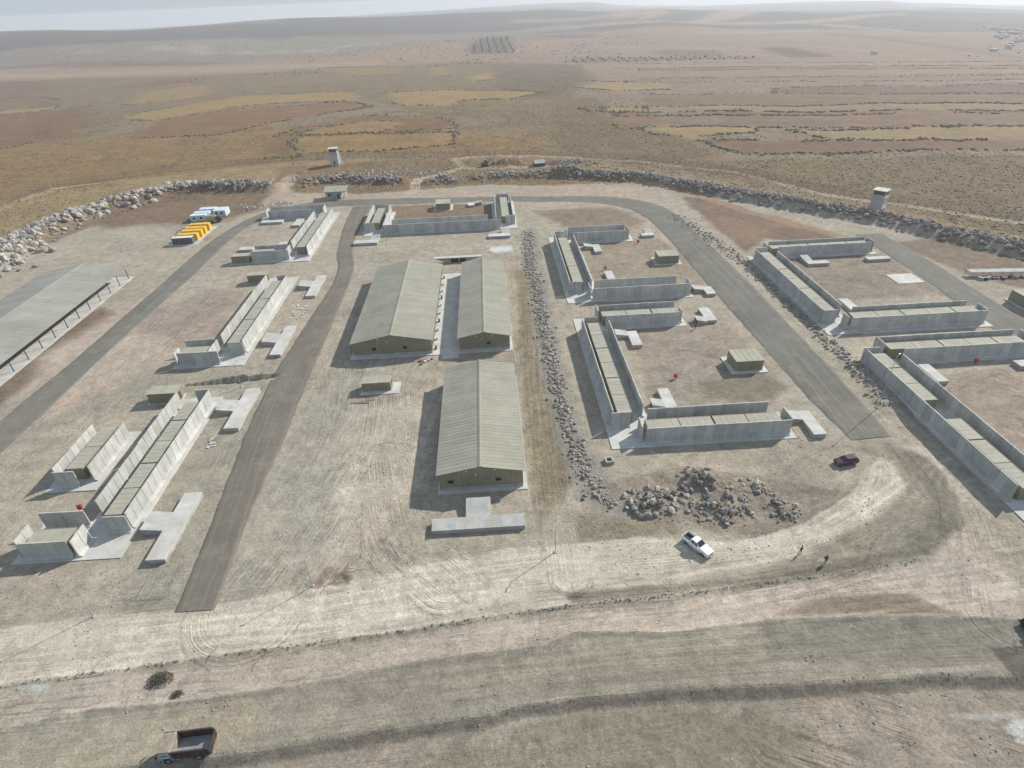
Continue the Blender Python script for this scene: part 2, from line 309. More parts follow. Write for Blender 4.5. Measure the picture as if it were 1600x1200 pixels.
def TZ(x, y):
    x = np.asarray(x, float); y = np.asarray(y, float)
    r = np.hypot(x, y); az = np.degrees(np.arctan2(x, np.maximum(y, 1)))
    z1 = CAM_Z + 2800*np.tan(np.radians(np.interp(az, *CREST1))); z2 = CAM_Z + 6500*np.tan(np.radians(np.interp(az, *CREST2)))
    rs = [0,420,1100,1500,2800,3700,6500,9800]; zs = [0*r, 0*r, 0*r-20, 0*r-17, z1, z1-45, z2, z2-200]
    z = zs[-1].copy()
    for i in range(7):
        w = (r >= rs[i]) & (r < rs[i+1]); t = np.clip((r-rs[i])/(rs[i+1]-rs[i]), 0, 1); t = t*t*(3-2*t)
        z = np.where(w, zs[i] + (zs[i+1]-zs[i])*t, z)
    far = sstep(500, 2500, r)
    z = z + far*(fbm(x/420, y/420, 3)*16 + fbm(x/90, y/90, 5)*3.0)
    z = z + sstep(1250, 2100, r)*(1-sstep(4200, 5800, r))*(fbm(x/800+3, y/800, 6, 3)*62)
    mid = sstep(300, 420, r)*(1-far)
    z = z + mid*(fbm(x/60, y/60, 8)*3.0 + fbm(x/9, y/9, 9)*.8)
    near = 1 - sstep(330, 450, r)
    z = z + near*((fbm(x/5.5, y/5.5, 12, 4)*.24 + fbm(x/1.3, y/1.3, 14, 2)*.09))
    # bank along the south side of the lower haul road
    yb = np.interp(x, [p[0] for p in BANK], [p[1] for p in BANK]) + fbm(x/7.0, y*0, 31, 4)*.9
    z = z - .72*(1 - np.clip((y - yb + 1.2)/1.2, 0, 1)) * (1-sstep(200, 300, np.abs(x)))
    sh = np.exp(-((y-yb-.5)/.5)**2)*.12; z = z + sh*near
    k = (y > 38) & (y < 60) & (np.abs(x) < 95)
    if k.any():
        z = z.copy(); wob = fbm(x[k]/5, y[k]*0, 36, 3)*.7
        for P_, hh in ((UPPER_EDGE, .22), (LOWER_EDGE, .20)):
            yy = np.interp(x[k], [p[0] for p in P_], [p[1] for p in P_]) + wob; z[k] = z[k] + hh*np.exp(-((y[k]-yy)/.45)**2)*(.5 + vnoise(x[k]/2.2, y[k]/2.2, 38))
    for pts, w, h, sd in ((BERM_L,10,3.0,41),(BERM_M1,7,2.0,42),(BERM_M2,6,1.6,43),(BERM_M3,7,1.8,44),(BERM_R,8,2.6,45)):
        bx0, bx1 = min(p[0] for p in pts)-25, max(p[0] for p in pts)+25; by0, by1 = min(p[1] for p in pts)-25, max(p[1] for p in pts)+25
        k = (x > bx0) & (x < bx1) & (y > by0) & (y < by1)
        if k.any():
            d, _ = seg_dist(x[k], y[k], pts); b = (1 - sstep(w*.15, w, d))*(h + fbm(x[k]/4, y[k]/4, sd)*2.2)
            z = z.copy(); z[k] = z[k] + b
    k = (np.abs(x+66) < 18) & (np.abs(y-125) < 9)
    if k.any():
        d, t = seg_dist(x[k], y[k], TRENCH); wd = np.interp(t, [0,6,13,14.5,16,21], [.35,1.0,2.2,1.0,1.5,.8])
        z = z.copy(); z[k] = z[k] - 1.5*(1 - sstep(wd*.65, wd, d))
    k = (np.abs(x+27) < 6) & (np.abs(y-62.3) < 5)
    if k.any():
        z = z.copy(); e = ((x[k]+27.2)/2.1)**2 + ((y[k]-62.4)/1.5)**2; z[k] = z[k] - .45*(1-sstep(.3, 1.1, e + fbm(x[k], y[k], 3)*.9))
    for mx, my, sx, sy, h in MOUNDS:
        k = (np.abs(x-mx) < sx*3) & (np.abs(y-my) < sy*3)
        if k.any():
            z = z.copy(); e = ((x[k]-mx)/sx)**2 + ((y[k]-my)/sy)**2
            z[k] = z[k] + h*np.exp(-e*1.6)*(1 + fbm(x[k]/1.5, y[k]/1.5, 22)*.9)
    return z
def tz(x, y): return float(TZ(np.array([x]), np.array([y]))[0])

# ------------------------------------------------------------------ measured plan of fields, soils and roads: (object, colour, stoniness, edge softness, outline in metres)
REGIONS=[
('hills',(122, 113, 106),0.7,1,[(-1620.2,2238.1),(-1534.3,2287.1),(-1141.1,2547.1),(-780.1,2639.6),(-1009.3,5979),(76.7,5646.6),(898,5287.4),(1270.8,5406.4),(302.3,2119.3),(-90,2076.5),(-471,2074.9),(-815.6,1994.6),(-1109.3,1881.5),(-1291.9,1760.5)]),
('hills',(156, 142, 126),0.5,1,[(-1291.9,1760.5),(-1109.3,1881.5),(-815.6,1994.6),(-471,2074.9),(-90,2076.5),(302.3,2119.3),(575.4,2440.4),(636.5,1918.6),(225.1,1573),(-42,1576.6),(-251.3,1415.2),(-627.1,1500.9),(-1174.2,1586.5)]),
('',(182, 168, 152),0.5,2.5,[(-838.4,1760.5),(-844.3,1840),(-799.8,1812.1),(-759,1760.7),(-776.1,1725.1),(-809.7,1730.7)]),
('',(182, 168, 152),0.5,2.5,[(-735.3,1769.8),(-751.4,1867.5),(-714.9,1833.6),(-678.4,1772.4),(-682.6,1720.2),(-707,1725.2)]),
('',(182, 168, 152),0.5,2.5,[(-696.1,1671.4),(-696.6,1736.2),(-660.5,1712.9),(-628,1668.5),(-647,1647.2),(-676.2,1654.2)]),
('',(182, 168, 152),0.5,2.5,[(-591,1672.3),(-593.1,1740.3),(-563,1716.4),(-535.3,1670.5),(-550.3,1647.6),(-574.3,1654.4)]),
('',(182, 168, 152),0.5,2.5,[(-443.1,1715.9),(-441.1,1805.2),(-407.5,1771.8),(-378.8,1711.1),(-395.4,1671.1),(-422.1,1680)]),
('',(182, 168, 152),0.5,2.5,[(-365.8,1784.5),(-361.8,1879.2),(-331.1,1843.9),(-305.9,1780.6),(-322.4,1738.5),(-347.1,1747.1)]),
('',(182, 168, 152),0.5,2.5,[(-297.2,1777.6),(-282.6,1854.7),(-248.5,1823),(-223.5,1766.9),(-249.3,1743.8),(-279.4,1755.1)]),
('',(182, 168, 152),0.5,2.5,[(-513,1706.3),(-514.6,1778.1),(-487.7,1754.3),(-463,1707),(-476.6,1682.1),(-498,1688.1)]),
('',(182, 168, 152),0.5,2.5,[(-377.8,1604.3),(-364.1,1660.1),(-329.8,1634.6),(-303.5,1588.7),(-331.2,1585),(-362.2,1598.1)]),
('',(182, 168, 152),0.5,2.5,[(-989.3,1717.5),(-993.4,1766.9),(-961.4,1753.6),(-930.5,1723),(-950.2,1713.3),(-976.3,1716.2)]),
('valley',(164, 145, 130),0.3,1,[(-1203.3,1588),(-627.1,1500.9),(-251.3,1415.2),(-42,1576.6),(-17.1,1218.2),(-213.2,1183.1),(-498.1,1174),(-974.9,1264)]),
('field',(146, 116, 101),0.3,1,[(-1210.8,1598.8),(-664.6,1525.4),(-432.4,1402.6),(-591,1409.1),(-1151.8,1514)]),
('field',(186, 168, 148),0.3,1,[(-1072.5,1400.9),(-631.2,1325),(-182.4,1291.7),(-174.6,1231),(-585.3,1222.6),(-1028.6,1338.9)]),
('field',(172, 150, 134),0.3,1,[(-263,1485.9),(-166.2,1641.3),(-35.7,1646.4),(-25.3,1420.9),(-74.5,1330.6),(-187.4,1330.8)]),
('valley',(160, 141, 129),0.3,1,[(-42,1576.6),(230.6,1611.7),(470.6,1987.5),(736.3,2227.3),(1001.4,1076.8),(352.3,353.5),(103,414.8),(139.3,967.4),(-17.1,1218.2)]),
('hills',(128, 118, 110),0.4,1,[(1099.6,5561.6),(1818.5,5534.5),(2734.6,5288.9),(3364.5,5236.3),(3177.6,3487.7),(1001.4,1076.8),(967.4,1335.8),(846.6,1610.7),(603.2,1815.8),(264.3,1850.2),(302.3,2119.3),(607.4,2578.5)]),
('',(136, 118, 108),0.3,1.5,[(344.5,2430.3),(647.8,2742.3),(2060.3,6234.1),(2032,6147.6),(615.9,2605.8),(338,2383.9)]),
('',(176, 158, 140),0.3,1.5,[(636,2010.7),(977.6,2068.5),(1420.4,2254.9),(1357.8,2153.4),(920.1,1944.2),(616.9,1948.9)]),
('',(176, 158, 140),0.3,1.5,[(376.5,2292.9),(554.7,2405.6),(1330.8,4483.5),(775.4,2609.7),(519.1,2248.5),(362.2,2204.7)]),
('',(176, 158, 140),0.3,1.5,[(953.7,2085.1),(977.6,1783.2),(934,1456.4),(899.8,1401.5),(913.6,1663.7),(909.1,1985.7)]),
('',(136, 118, 108),0.3,1.5,[(110.1,1850.9),(334.6,1837.4),(576.6,1887.4),(565.1,1849),(325.9,1788.7),(108.2,1820.6)]),
('',(168, 150, 136),0.3,1.5,[(237.2,1418.5),(394.6,1282.5),(520.5,1155.1),(507.8,1125.6),(379,1230),(229.9,1373.8)]),
('',(136, 118, 108),0.3,1.5,[(765.7,1463),(768.5,1132.4),(737.9,876.5),(726.2,861.7),(747.3,1099.6),(744,1420.3)]),
('',(168, 150, 136),0.3,1.5,[(506.1,2057.4),(694,1994.3),(867.1,1922.5),(842.6,1867),(668.9,1920.5),(495.5,2013.2)]),
('',(176, 158, 140),0.3,1.5,[(113.3,2003.5),(421.5,1998.8),(782.7,2136.2),(752.5,2052),(403.6,1911.8),(110.3,1951.9)]),
('',(136, 118, 108),0.3,1.5,[(160.9,1754.8),(260.1,1679.5),(348,1592.6),(337.8,1544.7),(249.1,1607.2),(156.5,1707.1)]),
('',(176, 158, 140),0.3,1.5,[(335.1,2040.3),(634.9,2157.2),(1681.6,3962.6),(1078.2,2538.5),(605.1,2053.7),(326.4,1986.5)]),
('',(128, 112, 104),0.3,1.5,[(174.7,2572.7),(368.1,2525.5),(555.5,2478.2),(534.3,2382),(348.1,2387.3),(168,2475.8)]),
('',(168, 150, 136),0.3,1.5,[(118.6,1505.5),(261.2,1588),(440,1760.5),(430.1,1720.1),(252.2,1532.4),(115.7,1468.8)]),
('',(176, 158, 140),0.3,1.5,[(611.8,1176.1),(634.9,959.7),(590.8,728.8),(583.6,719.5),(625.8,945.1),(605.3,1162.9)]),
('',(168, 150, 136),0.3,1.5,[(435.4,2304),(683.3,2203.7),(908.5,2099),(862.9,1991.4),(641.1,2064.6),(419,2215.7)]),
('',(128, 112, 104),0.3,1.5,[(391.3,2256.1),(683.9,2505.3),(2017.6,5421.9),(1893.3,5084.3),(649.7,2377.8),(381.8,2200.1)]),
('',(176, 158, 140),0.3,1.5,[(503,2593.1),(1195.5,4703.6),(1871,5955.4),(1688.9,5370.8),(660,2593.6),(478.7,2466.4)]),
('',(168, 150, 136),0.3,1.5,[(816,1420.5),(915.7,1348.1),(1010.5,1287.3),(973.5,1238.5),(866.5,1273),(785.3,1365.2)]),
('',(168, 150, 136),0.3,1.5,[(118,2604.6),(304.7,2602.7),(496.6,2624.2),(482.2,2547.2),(293,2502.9),(114.9,2539.3)]),
('',(176, 158, 140),0.3,1.5,[(519.3,1642.3),(661.2,1628.6),(821.6,1656.4),(787.4,1585.7),(624.3,1535.2),(501,1583)]),
('field',(112, 94, 90),0.3,1,[(506.4,1195.1),(552,1167.2),(542,1003),(482.2,1013)]),
('orchard_ground',(126, 113, 100),0.4,1,[(-26.4,1510.4),(12,1769.8),(85.8,1754),(76.7,1330.5),(-18.2,1364.6)]),
('field',(176, 152, 140),0.3,1,[(70.2,1450.8),(117,1619.7),(183.5,1599.6),(158.2,1323.1),(101.1,1318),(64.4,1336.8)]),
('field',(135, 115, 108),0.3,1,[(302.2,1212.1),(348.4,1253.4),(419.8,1179.2),(402.1,1096.4),(333,1115.5)]),
('orchard_ground',(134, 121, 108),0.5,1,[(128.7,1120.7),(172.1,1198.5),(431.9,1062.8),(433.8,1016.3),(306.6,1059.7),(184.5,1098.8)]),
('field',(168, 148, 132),0.25,1,[(213.8,1059),(346.3,999),(466.7,946.1),(577.4,899.3),(679,856.3),(771.5,815.6),(740.3,780.4),(646.5,813),(545.1,846.5),(437.1,883.6),(322.3,927.7),(198.5,981.4)]),
('field',(144, 121, 108),0.25,1,[(233.1,965.9),(347.8,917.4),(455,877.2),(556.4,842.8),(651.8,811.2),(740.3,780.4),(711.3,748),(624,774.8),(531.1,802.8),(433.6,834.3),(331.3,872.5),(222.4,920.6)]),
('field',(160, 139, 125),0.25,1,[(222.4,920.6),(331.3,872.5),(433.6,834.3),(531.1,802.8),(624,774.8),(711.3,748),(661.3,692.5),(570.5,705.4),(477.5,718.5),(383.6,734.8),(288.8,757.1),(191.2,788.4)]),
('field',(150, 129, 115),0.25,1,[(172.4,773.5),(271.2,741.4),(366.9,718.8),(461.8,702.9),(556.4,690.7),(649.3,679.2),(613.4,639.8),(522.8,647.2),(432.4,656.4),(342.8,669.9),(252.8,689.7),(160.2,717.8)]),
('field',(126, 104, 96),0.25,1,[(279.4,614.4),(336.7,607.3),(394.7,602.6),(453.8,599.9),(514.3,598.9),(575.9,598.8),(495,510.4),(447.8,517.7),(400.7,526.4),(353.5,536.8),(305.8,548.9),(257,563.1)]),
('field',(138, 117, 104),0.25,1,[(146.9,601.6),(220.9,573.4),(290.8,550.5),(358.2,531.9),(424.3,516.9),(490.1,505.2),(443.3,453.9),(380.5,460.4),(318.4,469.4),(255.9,480.8),(191.9,494.5),(125.5,510.6)]),
('field',(160, 146, 119),0.25,1,[(96.1,518.6),(169.3,499.2),(239,482.7),(306.4,468.9),(372.9,458),(439.6,449.9),(411,418.4),(349.9,427.7),(288.4,439.3),(225.3,453.2),(159.7,469.3),(90.5,487.5)]),
('field',(136, 110, 97),0.25,1,[(99.8,485),(166.7,467.5),(230.4,452),(291.7,438.7),(351.5,427.4),(411,418.4),(399.1,405.3),(341.2,413.8),(282.8,424.3),(223.1,436.7),(161.1,450.8),(96.2,466.5)]),
('field',(141, 119, 105),0.25,1,[(96.2,466.5),(161.1,450.8),(223.1,436.7),(282.8,424.3),(341.2,413.8),(399.1,405.3),(355.9,357.5),(306.3,367.7),(255.2,379.3),(202.1,392.1),(146.3,406.2),(87.3,421.2)]),
('field',(172, 156, 118),0.3,1,[(94.1,685.7),(118.3,767.1),(201.1,724.4),(185.9,633),(139.6,637.7)]),
('field',(170, 152, 112),0.3,1,[(78.1,520.3),(87.1,527.4),(128.9,503.6),(127,485.9),(81.8,494.7)]),
('field',(172, 154, 114),0.3,1,[(103,414.8),(176.7,401.2),(166.9,381.9),(125.6,377.2),(105.9,392.2)]),
('field',(166, 149, 114),0.3,1,[(189,386.8),(329.3,360.5),(302.4,327.8),(201.1,354.8)]),
('field',(132, 106, 89),0.3,1,[(126.4,367.4),(301.8,327),(283.7,305),(232,315.3),(139.2,330)]),
('',(148, 134, 110),0.9,1,[(-946.2,1255.8),(-498.1,1174),(-213.2,1183.1),(-17.1,1218.2),(155.2,1079.5),(145.2,813.6),(61.7,536.3),(41.8,397.9),(-15.8,434.4),(-133.6,714.9),(-321.1,594.9),(-295.7,495.9),(-382.8,476.1)]),
('',(134, 122, 104),1,1,[(21.7,1144),(155.2,1079.5),(125.6,790.3),(64.2,582.9),(21,664.7)]),
('',(142, 126, 100),0.9,1,[(64.8,582.7),(104.8,583.1),(92.5,448),(118.3,379),(127.6,317.4),(299.3,294.1),(194.4,175.7),(138.2,259.6),(50.7,345),(39.1,378.9)]),
('',(150, 138, 126),1,0.6,[(129.6,476.6),(158.8,485.1),(166,435.8),(153,411),(125.1,433.5)]),
('',(158, 136, 101),0.9,1,[(-382.8,476.1),(-295.7,495.9),(-221,529.3),(-52.9,457),(41,398.1),(37.3,348),(-83.3,374.8),(-164.1,349.5),(-232.5,323.2),(-250.2,293.3)]),
('field',(130, 104, 82),0.25,1,[(-584.2,778.2),(-501.5,770.2),(-475.6,816.6),(-340.9,574.4),(-331.4,502.9),(-363.6,468.8)]),
('field',(130, 107, 90),0.25,1,[(-848.2,1162.9),(-841.4,1253.2),(-733.7,1167.8),(-643.8,1026.7),(-661.4,982.3),(-714.3,966.4)]),
('field',(134, 110, 92),0.25,1,[(-701.7,948),(-639.2,975.7),(-580.8,925.9),(-541.5,848.7),(-602.8,804.7)]),
('field',(168, 148, 112),0.3,1,[(-610.7,816),(-540.9,854.6),(-513.1,811.1),(-545.4,786.7),(-576.1,766.8)]),
('field',(173, 152, 104),0.3,1,[(-340.8,616.2),(-349.5,683.8),(-330.9,716.7),(-292.6,828.8),(-145.7,784.3),(-123.1,663.4),(-219.5,690.2),(-271.3,652.3),(-291,579.9)]),
('field',(164, 142, 100),0.3,1,[(-433.3,809.8),(-494.3,978.2),(-425.3,1039.1),(-356.3,915.9),(-376,829.3)]),
('field',(134, 104, 84),0.3,1,[(-555.1,1016.6),(-570.4,1076.8),(-500.3,1165.7),(-446.7,1095.5),(-508.7,1019.2)]),
('field',(142, 114, 88),0.3,1,[(-265.8,484.6),(-282.6,586.1),(-249,634.5),(-161.8,656.8),(-120.7,640.5),(-100.5,590.2),(-126.7,562.9),(-168.2,517.1),(-194.1,470.7),(-233.4,475.8)]),
('field',(134, 109, 82),0.3,1,[(-134.3,374.2),(-147.5,446.4),(-139.2,483.4),(-100.1,536),(-32.4,502.7),(-19.5,447.6),(-69,440.2),(-130.1,447.4),(-128.1,418.9),(-110.5,377.4)]),
('field',(170, 146, 100),0.7,1,[(-135.4,455.1),(-123,485.3),(-82.2,502.9),(-59.9,480),(-69.8,446.5),(-126.3,450)]),
('field',(166, 142, 97),0.7,1,[(-128.1,418.9),(-127.7,446.7),(-20.2,433.2),(-17.9,392.5),(-61.6,384),(-112.4,384.7)]),
('field',(170, 150, 104),0.3,1,[(-84.1,621.8),(-109.3,739.3),(-37.5,737.5),(31.4,678),(61.5,644.8),(27.9,606.6),(-17,612.5),(-30.3,571.6),(-71,584.2)]),
('field',(172, 154, 108),0.3,1,[(-14.6,936.1),(18.5,1005.7),(15.3,857.9),(-9.6,862.5)]),
('field',(160, 138, 98),0.3,1,[(-282.9,1195.7),(-135.3,1187.2),(-120.3,1041.5),(-202.3,1056)]),
('field',(162, 142, 100),0.3,1,[(-77.5,1162),(-55,1152),(-43.4,982.8),(-63.7,966.1)]),
('',(160, 138, 102),0.8,1,[(-250.2,293.3),(-232.5,323.2),(-164.1,349.5),(-82,367.8),(-21.5,356.1),(49.8,338.9),(102.2,280.9),(158.5,221.7),(194.4,175.7),(173.9,152.5),(117.2,190.3),(68.6,267.4),(-18.8,289.2),(-102.1,293.5),(-147.3,307.4),(-184.1,282),(-188.8,207.3)]),
('',(150, 132, 108),0.8,1,[(-118.6,352),(-21.5,356.1),(49.6,337.4),(72.3,283.2),(-18.6,283.6),(-102.1,293.5)]),
('',(176, 165, 148),0.35,0.5,[(-330,-80),(-330,170),(-190,205),(-168,262),(-110,300),(-60,288),(0,293),(60,278),(112,247),(140,215),(300,60),(300,-80)]),
('',(143, 126, 110),0.5,1,[(-175.7,266.6),(-175.9,301.4),(-155,318.5),(-102.8,295.8),(-100.5,272.5),(-117.5,252.7),(-111.1,231.9),(-126.1,254.1),(-143.5,256.9),(-163.3,253.4)]),
('',(136, 115, 98),0.5,1,[(84.9,258.2),(99.3,246.9),(116.5,218.3),(128.7,193),(115.4,191.2),(99.5,201.5),(87.6,188.6),(84.7,212.2),(83.6,231.9)]),
('',(146, 122, 102),0.4,1.5,[(87.3,231.3),(110.3,215.5),(99.5,201.5),(88.8,194.6),(85.1,213.6)]),
('',(140, 122, 106),0.5,1,[(137,191.7),(158.9,192.3),(173.9,152.5),(160.2,137.1),(145.7,161.2)]),
('',(180, 163, 145),0.3,1,[(-107.7,331.2),(-95.3,315.7),(-97.3,287.2),(-61,285.9),(-18.6,283.6),(57.6,286.1),(85.3,275),(85.2,264.3),(55.9,261.5),(-18,269.8),(-70.6,274.1),(-102,272.7),(-106.7,278.5),(-105.5,305.5)]),
('',(142, 122, 103),0.4,1,[(-42.8,265.3),(-17.8,264.8),(3.4,261.1),(2.6,231.5),(-16.6,234.6),(-39.6,238.3)]),
('',(148, 130, 113),0.4,1.5,[(17.9,247.4),(53.3,248.5),(61.8,227.4),(53.3,217.2),(28.6,224.9)]),
('',(160, 147, 128),0.4,1,[(32.7,209.8),(61.7,207.3),(68.1,182.7),(63.7,162.6),(32.1,171.7)]),
('',(165, 151, 136),0.4,1,[(37.3,144.6),(54.2,144.5),(61.8,145.5),(65.5,109.2),(57.9,100),(33,102.5)]),
('',(140, 130, 112),0.4,2,[(46,112.7),(62.3,112.3),(66.3,107.8),(56.8,102.5),(45,105)]),
('',(158, 143, 127),0.5,1,[(98.5,181.1),(130.4,182.3),(129.7,149.4),(98,149.2)]),
('',(166, 150, 134),0.4,1,[(96.2,108.6),(138.4,112.4),(102.7,72.2),(95.9,79.7)]),
('',(166, 158, 142),0.3,2,[(-66.9,124.8),(-55,126.4),(-48.3,58.5),(-60.8,58.6)]),
('',(172, 164, 149),0.3,2,[(-46.1,80.5),(-43.3,110.3),(-38.2,133.9),(-30.5,131.4),(-25.7,80.4),(-30,62.9),(-43.8,57.8)]),
('',(166, 158, 142),0.3,2,[(-119.2,118),(-111.9,125.3),(-89.4,133.2),(-57.8,125.2),(-65.9,121.8),(-97.5,110.9),(-103.2,94.4)]),
('',(148, 134, 112),0.5,1.5,[(6.7,185.8),(13,184.9),(11.7,126.7),(14.2,83.7),(5.2,71.1),(5.5,92.1)]),
('',(156, 143, 128),0.6,2,[(16.6,79.9),(33.2,83.7),(51.8,78.5),(61.4,74.3),(55.1,68.6),(43.2,64),(29,69.4),(16.7,73.5)]),
('',(152, 142, 122),0.6,2,[(12.2,73.8),(29.2,70.1),(29.5,67.2),(11.2,66.7)]),
('',(134, 116, 100),0.5,1,[(-127.9,140.7),(-121.3,172.7),(-113.7,167.3),(-115.7,131.5),(-116.1,117.7),(-123.1,123.7)]),
('',(190, 178, 160),0.3,3,[(-34.1,106.9),(-20.6,113),(-14.4,107.4),(-15.4,82.8),(-24.9,68.3),(-30.2,63.5),(-31.6,80.9)]),
('',(186, 170, 154),0.3,3,[(-121.9,141.7),(-110.3,183.2),(-88,173.1),(-84.7,137.5),(-103.5,111.5)]),
('',(168, 152, 138),0.4,2.5,[(-112.4,162.9),(-82.7,187.3),(-76.1,150.6),(-83.4,142.4)]),
('dirt_road',(200, 190, 173),0.15,0.6,[(-84.2,58.1),(-76.3,57.5),(-62.9,59),(-48.4,58.7),(-29.8,62),(-16,63.9),(0.6,66.5),(21.9,67.1),(37.2,64.8),(50.3,67.9),(61.6,74.6),(75.4,86.6),(82.2,84.8),(80.1,75.9),(75,66.2),(64.6,59.1),(51.4,57.6),(37.1,56.5),(25,55.6),(9.7,55),(-5.2,53.7),(-18.1,52.3),(-24,52),(-41.9,50.7),(-56.2,49.5),(-70.1,48.3),(-76.7,47.9)]),
('',(152, 143, 127),0.3,1.6,[(69.6,88.4),(77,87.7),(80.3,81.6),(78.9,72.7),(75.5,66.1),(65.9,59.8),(52.5,57.7),(37.1,56.7),(25.2,56.1),(24.6,57.3),(38.2,59.3),(52.5,63.5),(64.8,69.3),(71.4,75),(72.6,81),(68.5,85.1)]),
('',(150, 141, 126),0.2,1,[(7.9,57.5),(25.6,57.6),(39.6,57.9),(38.1,56.6),(25.1,55.8),(8.6,55.2)]),
('',(190, 175, 160),0.3,1.5,[(-26.4,46.3),(-16.6,51.3),(-3.8,53.4),(18.7,53.3),(64,58.4),(74.1,64.1),(76.5,55),(72.1,48.1),(54,50),(38,50.6),(21.6,49.9),(5.2,49.7),(-11,48.3)]),
('',(150, 136, 120),0.3,1.2,[(37.7,51.1),(47.5,53.8),(58.9,53.5),(63.6,49.1)]),
('',(186, 172, 158),0.3,1.5,[(-66.2,44.8),(-57.4,48.6),(-42,49.3),(-21.8,49.7),(-26.3,46.1),(-41.1,44.6),(-56.8,44.3)]),
('dirt_road',(158, 149, 134),0.15,0.3,[(-72.4,42),(-66.1,42.1),(-56.3,44.1),(-42.4,44.3),(-22.9,46.2),(-11.4,47.9),(4.2,48.8),(9.1,50.5),(21.5,49.5),(37.9,50.4),(53.8,49.7),(71.5,47.9),(80.8,47.5),(73.3,39),(65.2,39.4),(52.6,40.4),(36.6,40.7),(20.9,41.3),(12.2,41.5),(0.5,41),(-5.2,39.7),(-21.5,38.5),(-34.5,37.5),(-47.3,36.7),(-67.4,35.2)]),
('',(164, 153, 134),0.15,2.5,[(-69.5,38.1),(-65.2,40.8),(-50.3,42.9),(-32.5,43.7),(-31.2,39.2),(-39.9,37.2),(-54.7,36.4)]),
('',(158, 149, 130),0.15,2.5,[(-9.1,45.1),(4.9,47.3),(21.1,48),(33.1,46.6),(29.2,43.2),(16.4,43.2),(-2.3,42)]),
('',(152, 143, 129),0.15,1.5,[(-27.6,44.2),(-3.9,44.7),(8.1,44.7),(23.6,44.5),(19.4,41.7),(1,41.8),(-16.9,39.8)]),
('',(144, 137, 124),0.15,1.5,[(34.5,50),(54.4,49.3),(71.6,47.5),(67.4,42.2),(58.6,41.9),(42.1,43.1),(34.1,44.6)]),
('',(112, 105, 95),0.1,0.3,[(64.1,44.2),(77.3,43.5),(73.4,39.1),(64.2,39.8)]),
('',(162, 150, 136),0.4,0.3,[(-67.4,35.2),(-47.1,36.3),(-34.3,37),(-21.4,37.9),(-5.2,39),(0.5,40.3),(12.1,40.8),(20.7,40.5),(36.3,40),(52.2,39.7),(72.7,38.3),(59.4,23.3),(-64.5,31.2)]),
('',(150, 140, 123),0.4,2.5,[(-11.8,36.4),(0.8,38.5),(18.8,39.7),(31.5,38.4),(36.5,35.3),(30.7,29.4),(-8.6,32)]),
('',(205, 202, 196),0.3,0.6,[(59,34.5),(61.1,35.3),(63.3,35),(60.7,31.8),(59.1,32.6)]),
('',(188, 184, 176),0.3,1,[(53.8,36.3),(59.4,36.2),(62.5,36),(62,35.4),(55.9,35.7)]),
('',(196, 200, 194),0.2,1,[(-67.3,47.9),(-65.2,48.6),(-63.5,47.9),(-64.4,47.3)]),
('',(196, 206, 202),0.1,0.3,[(-0.4,207.4),(6.8,207.6),(6.7,201.2),(0.1,200.9)]),
('',(164, 147, 131),0.5,1,[(-31.4,62.4),(-29.5,65.4),(-25.9,65.1),(-25.2,63.1),(-29.7,61.3)]),
('',(150, 116, 92),0.5,1,[(-12.3,93.8),(-12,117.5),(-12.4,95.9)]),
('',(134, 126, 112),0.3,1.4,[(74.9,87.5),(80.3,81.6),(78.9,72.7),(75.7,66.1),(66.4,59.7),(52.6,57.8),(37.1,56.7),(45.1,58.9),(58.1,60.4),(67.1,64),(72.8,69.3),(74.8,76),(73.9,82.5)])]
TRACKS=[
('track',(192, 175, 152),4,0,0.8,[(121.6,292.2),(129.6,277),(142.2,252.7),(154.1,239.7),(168.2,229.1),(182,215.4),(195,200.7)]),
('track',(188, 170, 148),3.5,0,0.7,[(43.1,341.8),(83.8,323.4),(100.5,307.1),(121.6,292.2)]),
('track',(186, 168, 146),3.5,0,0.7,[(-232.8,286.9),(-231.5,309.1),(-229.4,330.5),(-197.6,340.5)]),
('track',(192, 175, 154),5,0,0.8,[(-16.9,351.2),(-12.3,330.3),(-21.9,320),(-33.9,310.9),(-34.7,286.7)]),
('track',(186, 168, 148),5,0,0.8,[(-12.2,328.2),(17.7,324),(29.6,323.6)]),
('track',(192, 176, 154),4,0,0.8,[(-16.9,349.8),(-2,355),(29.9,348.9),(51.8,338.5)]),
('track',(166, 138, 110),5,0,0.8,[(60.1,283.3),(82.2,274.5),(101.3,237.5),(123.4,202.5),(133.6,186)]),
('track',(182, 164, 144),6,0,0.8,[(-104.1,330.5),(-100.5,298.8),(-91.5,270.9)]),
('',(150, 145, 136),7,0,0.75,[(14.6,222),(13.2,190),(13.4,156),(13,133),(13.3,120),(13.6,104),(14.4,93),(15.2,84),(17,77),(19,74.5)])]
VILLAGE=[(870.0, 1063.0), (945.0, 1146.0), (985.0, 1206.0), (1013.0, 1240.0), (1070.0, 1345.0), (970.0, 1225.0), (908.0, 1106.0), (985.0, 1206.0), (1006.0, 1230.0), (913.0, 1164.0), (978.0, 1218.0), (842.0, 1038.0), (982.0, 1188.0), (929.0, 1169.0), (916.0, 1147.0), (989.0, 1257.0), (1080.0, 1316.0), (988.0, 1218.0), (1047.0, 1274.0), (886.0, 1075.0), (1053.0, 1341.0), (1056.0, 1297.0), (896.0, 1130.0), (937.0, 1134.0), (960.0, 1161.0), (1252.0, 1581.0), (1101.0, 1422.0), (607.0, 1011.0), (766.0, 973.0), (805.0, 995.0)]

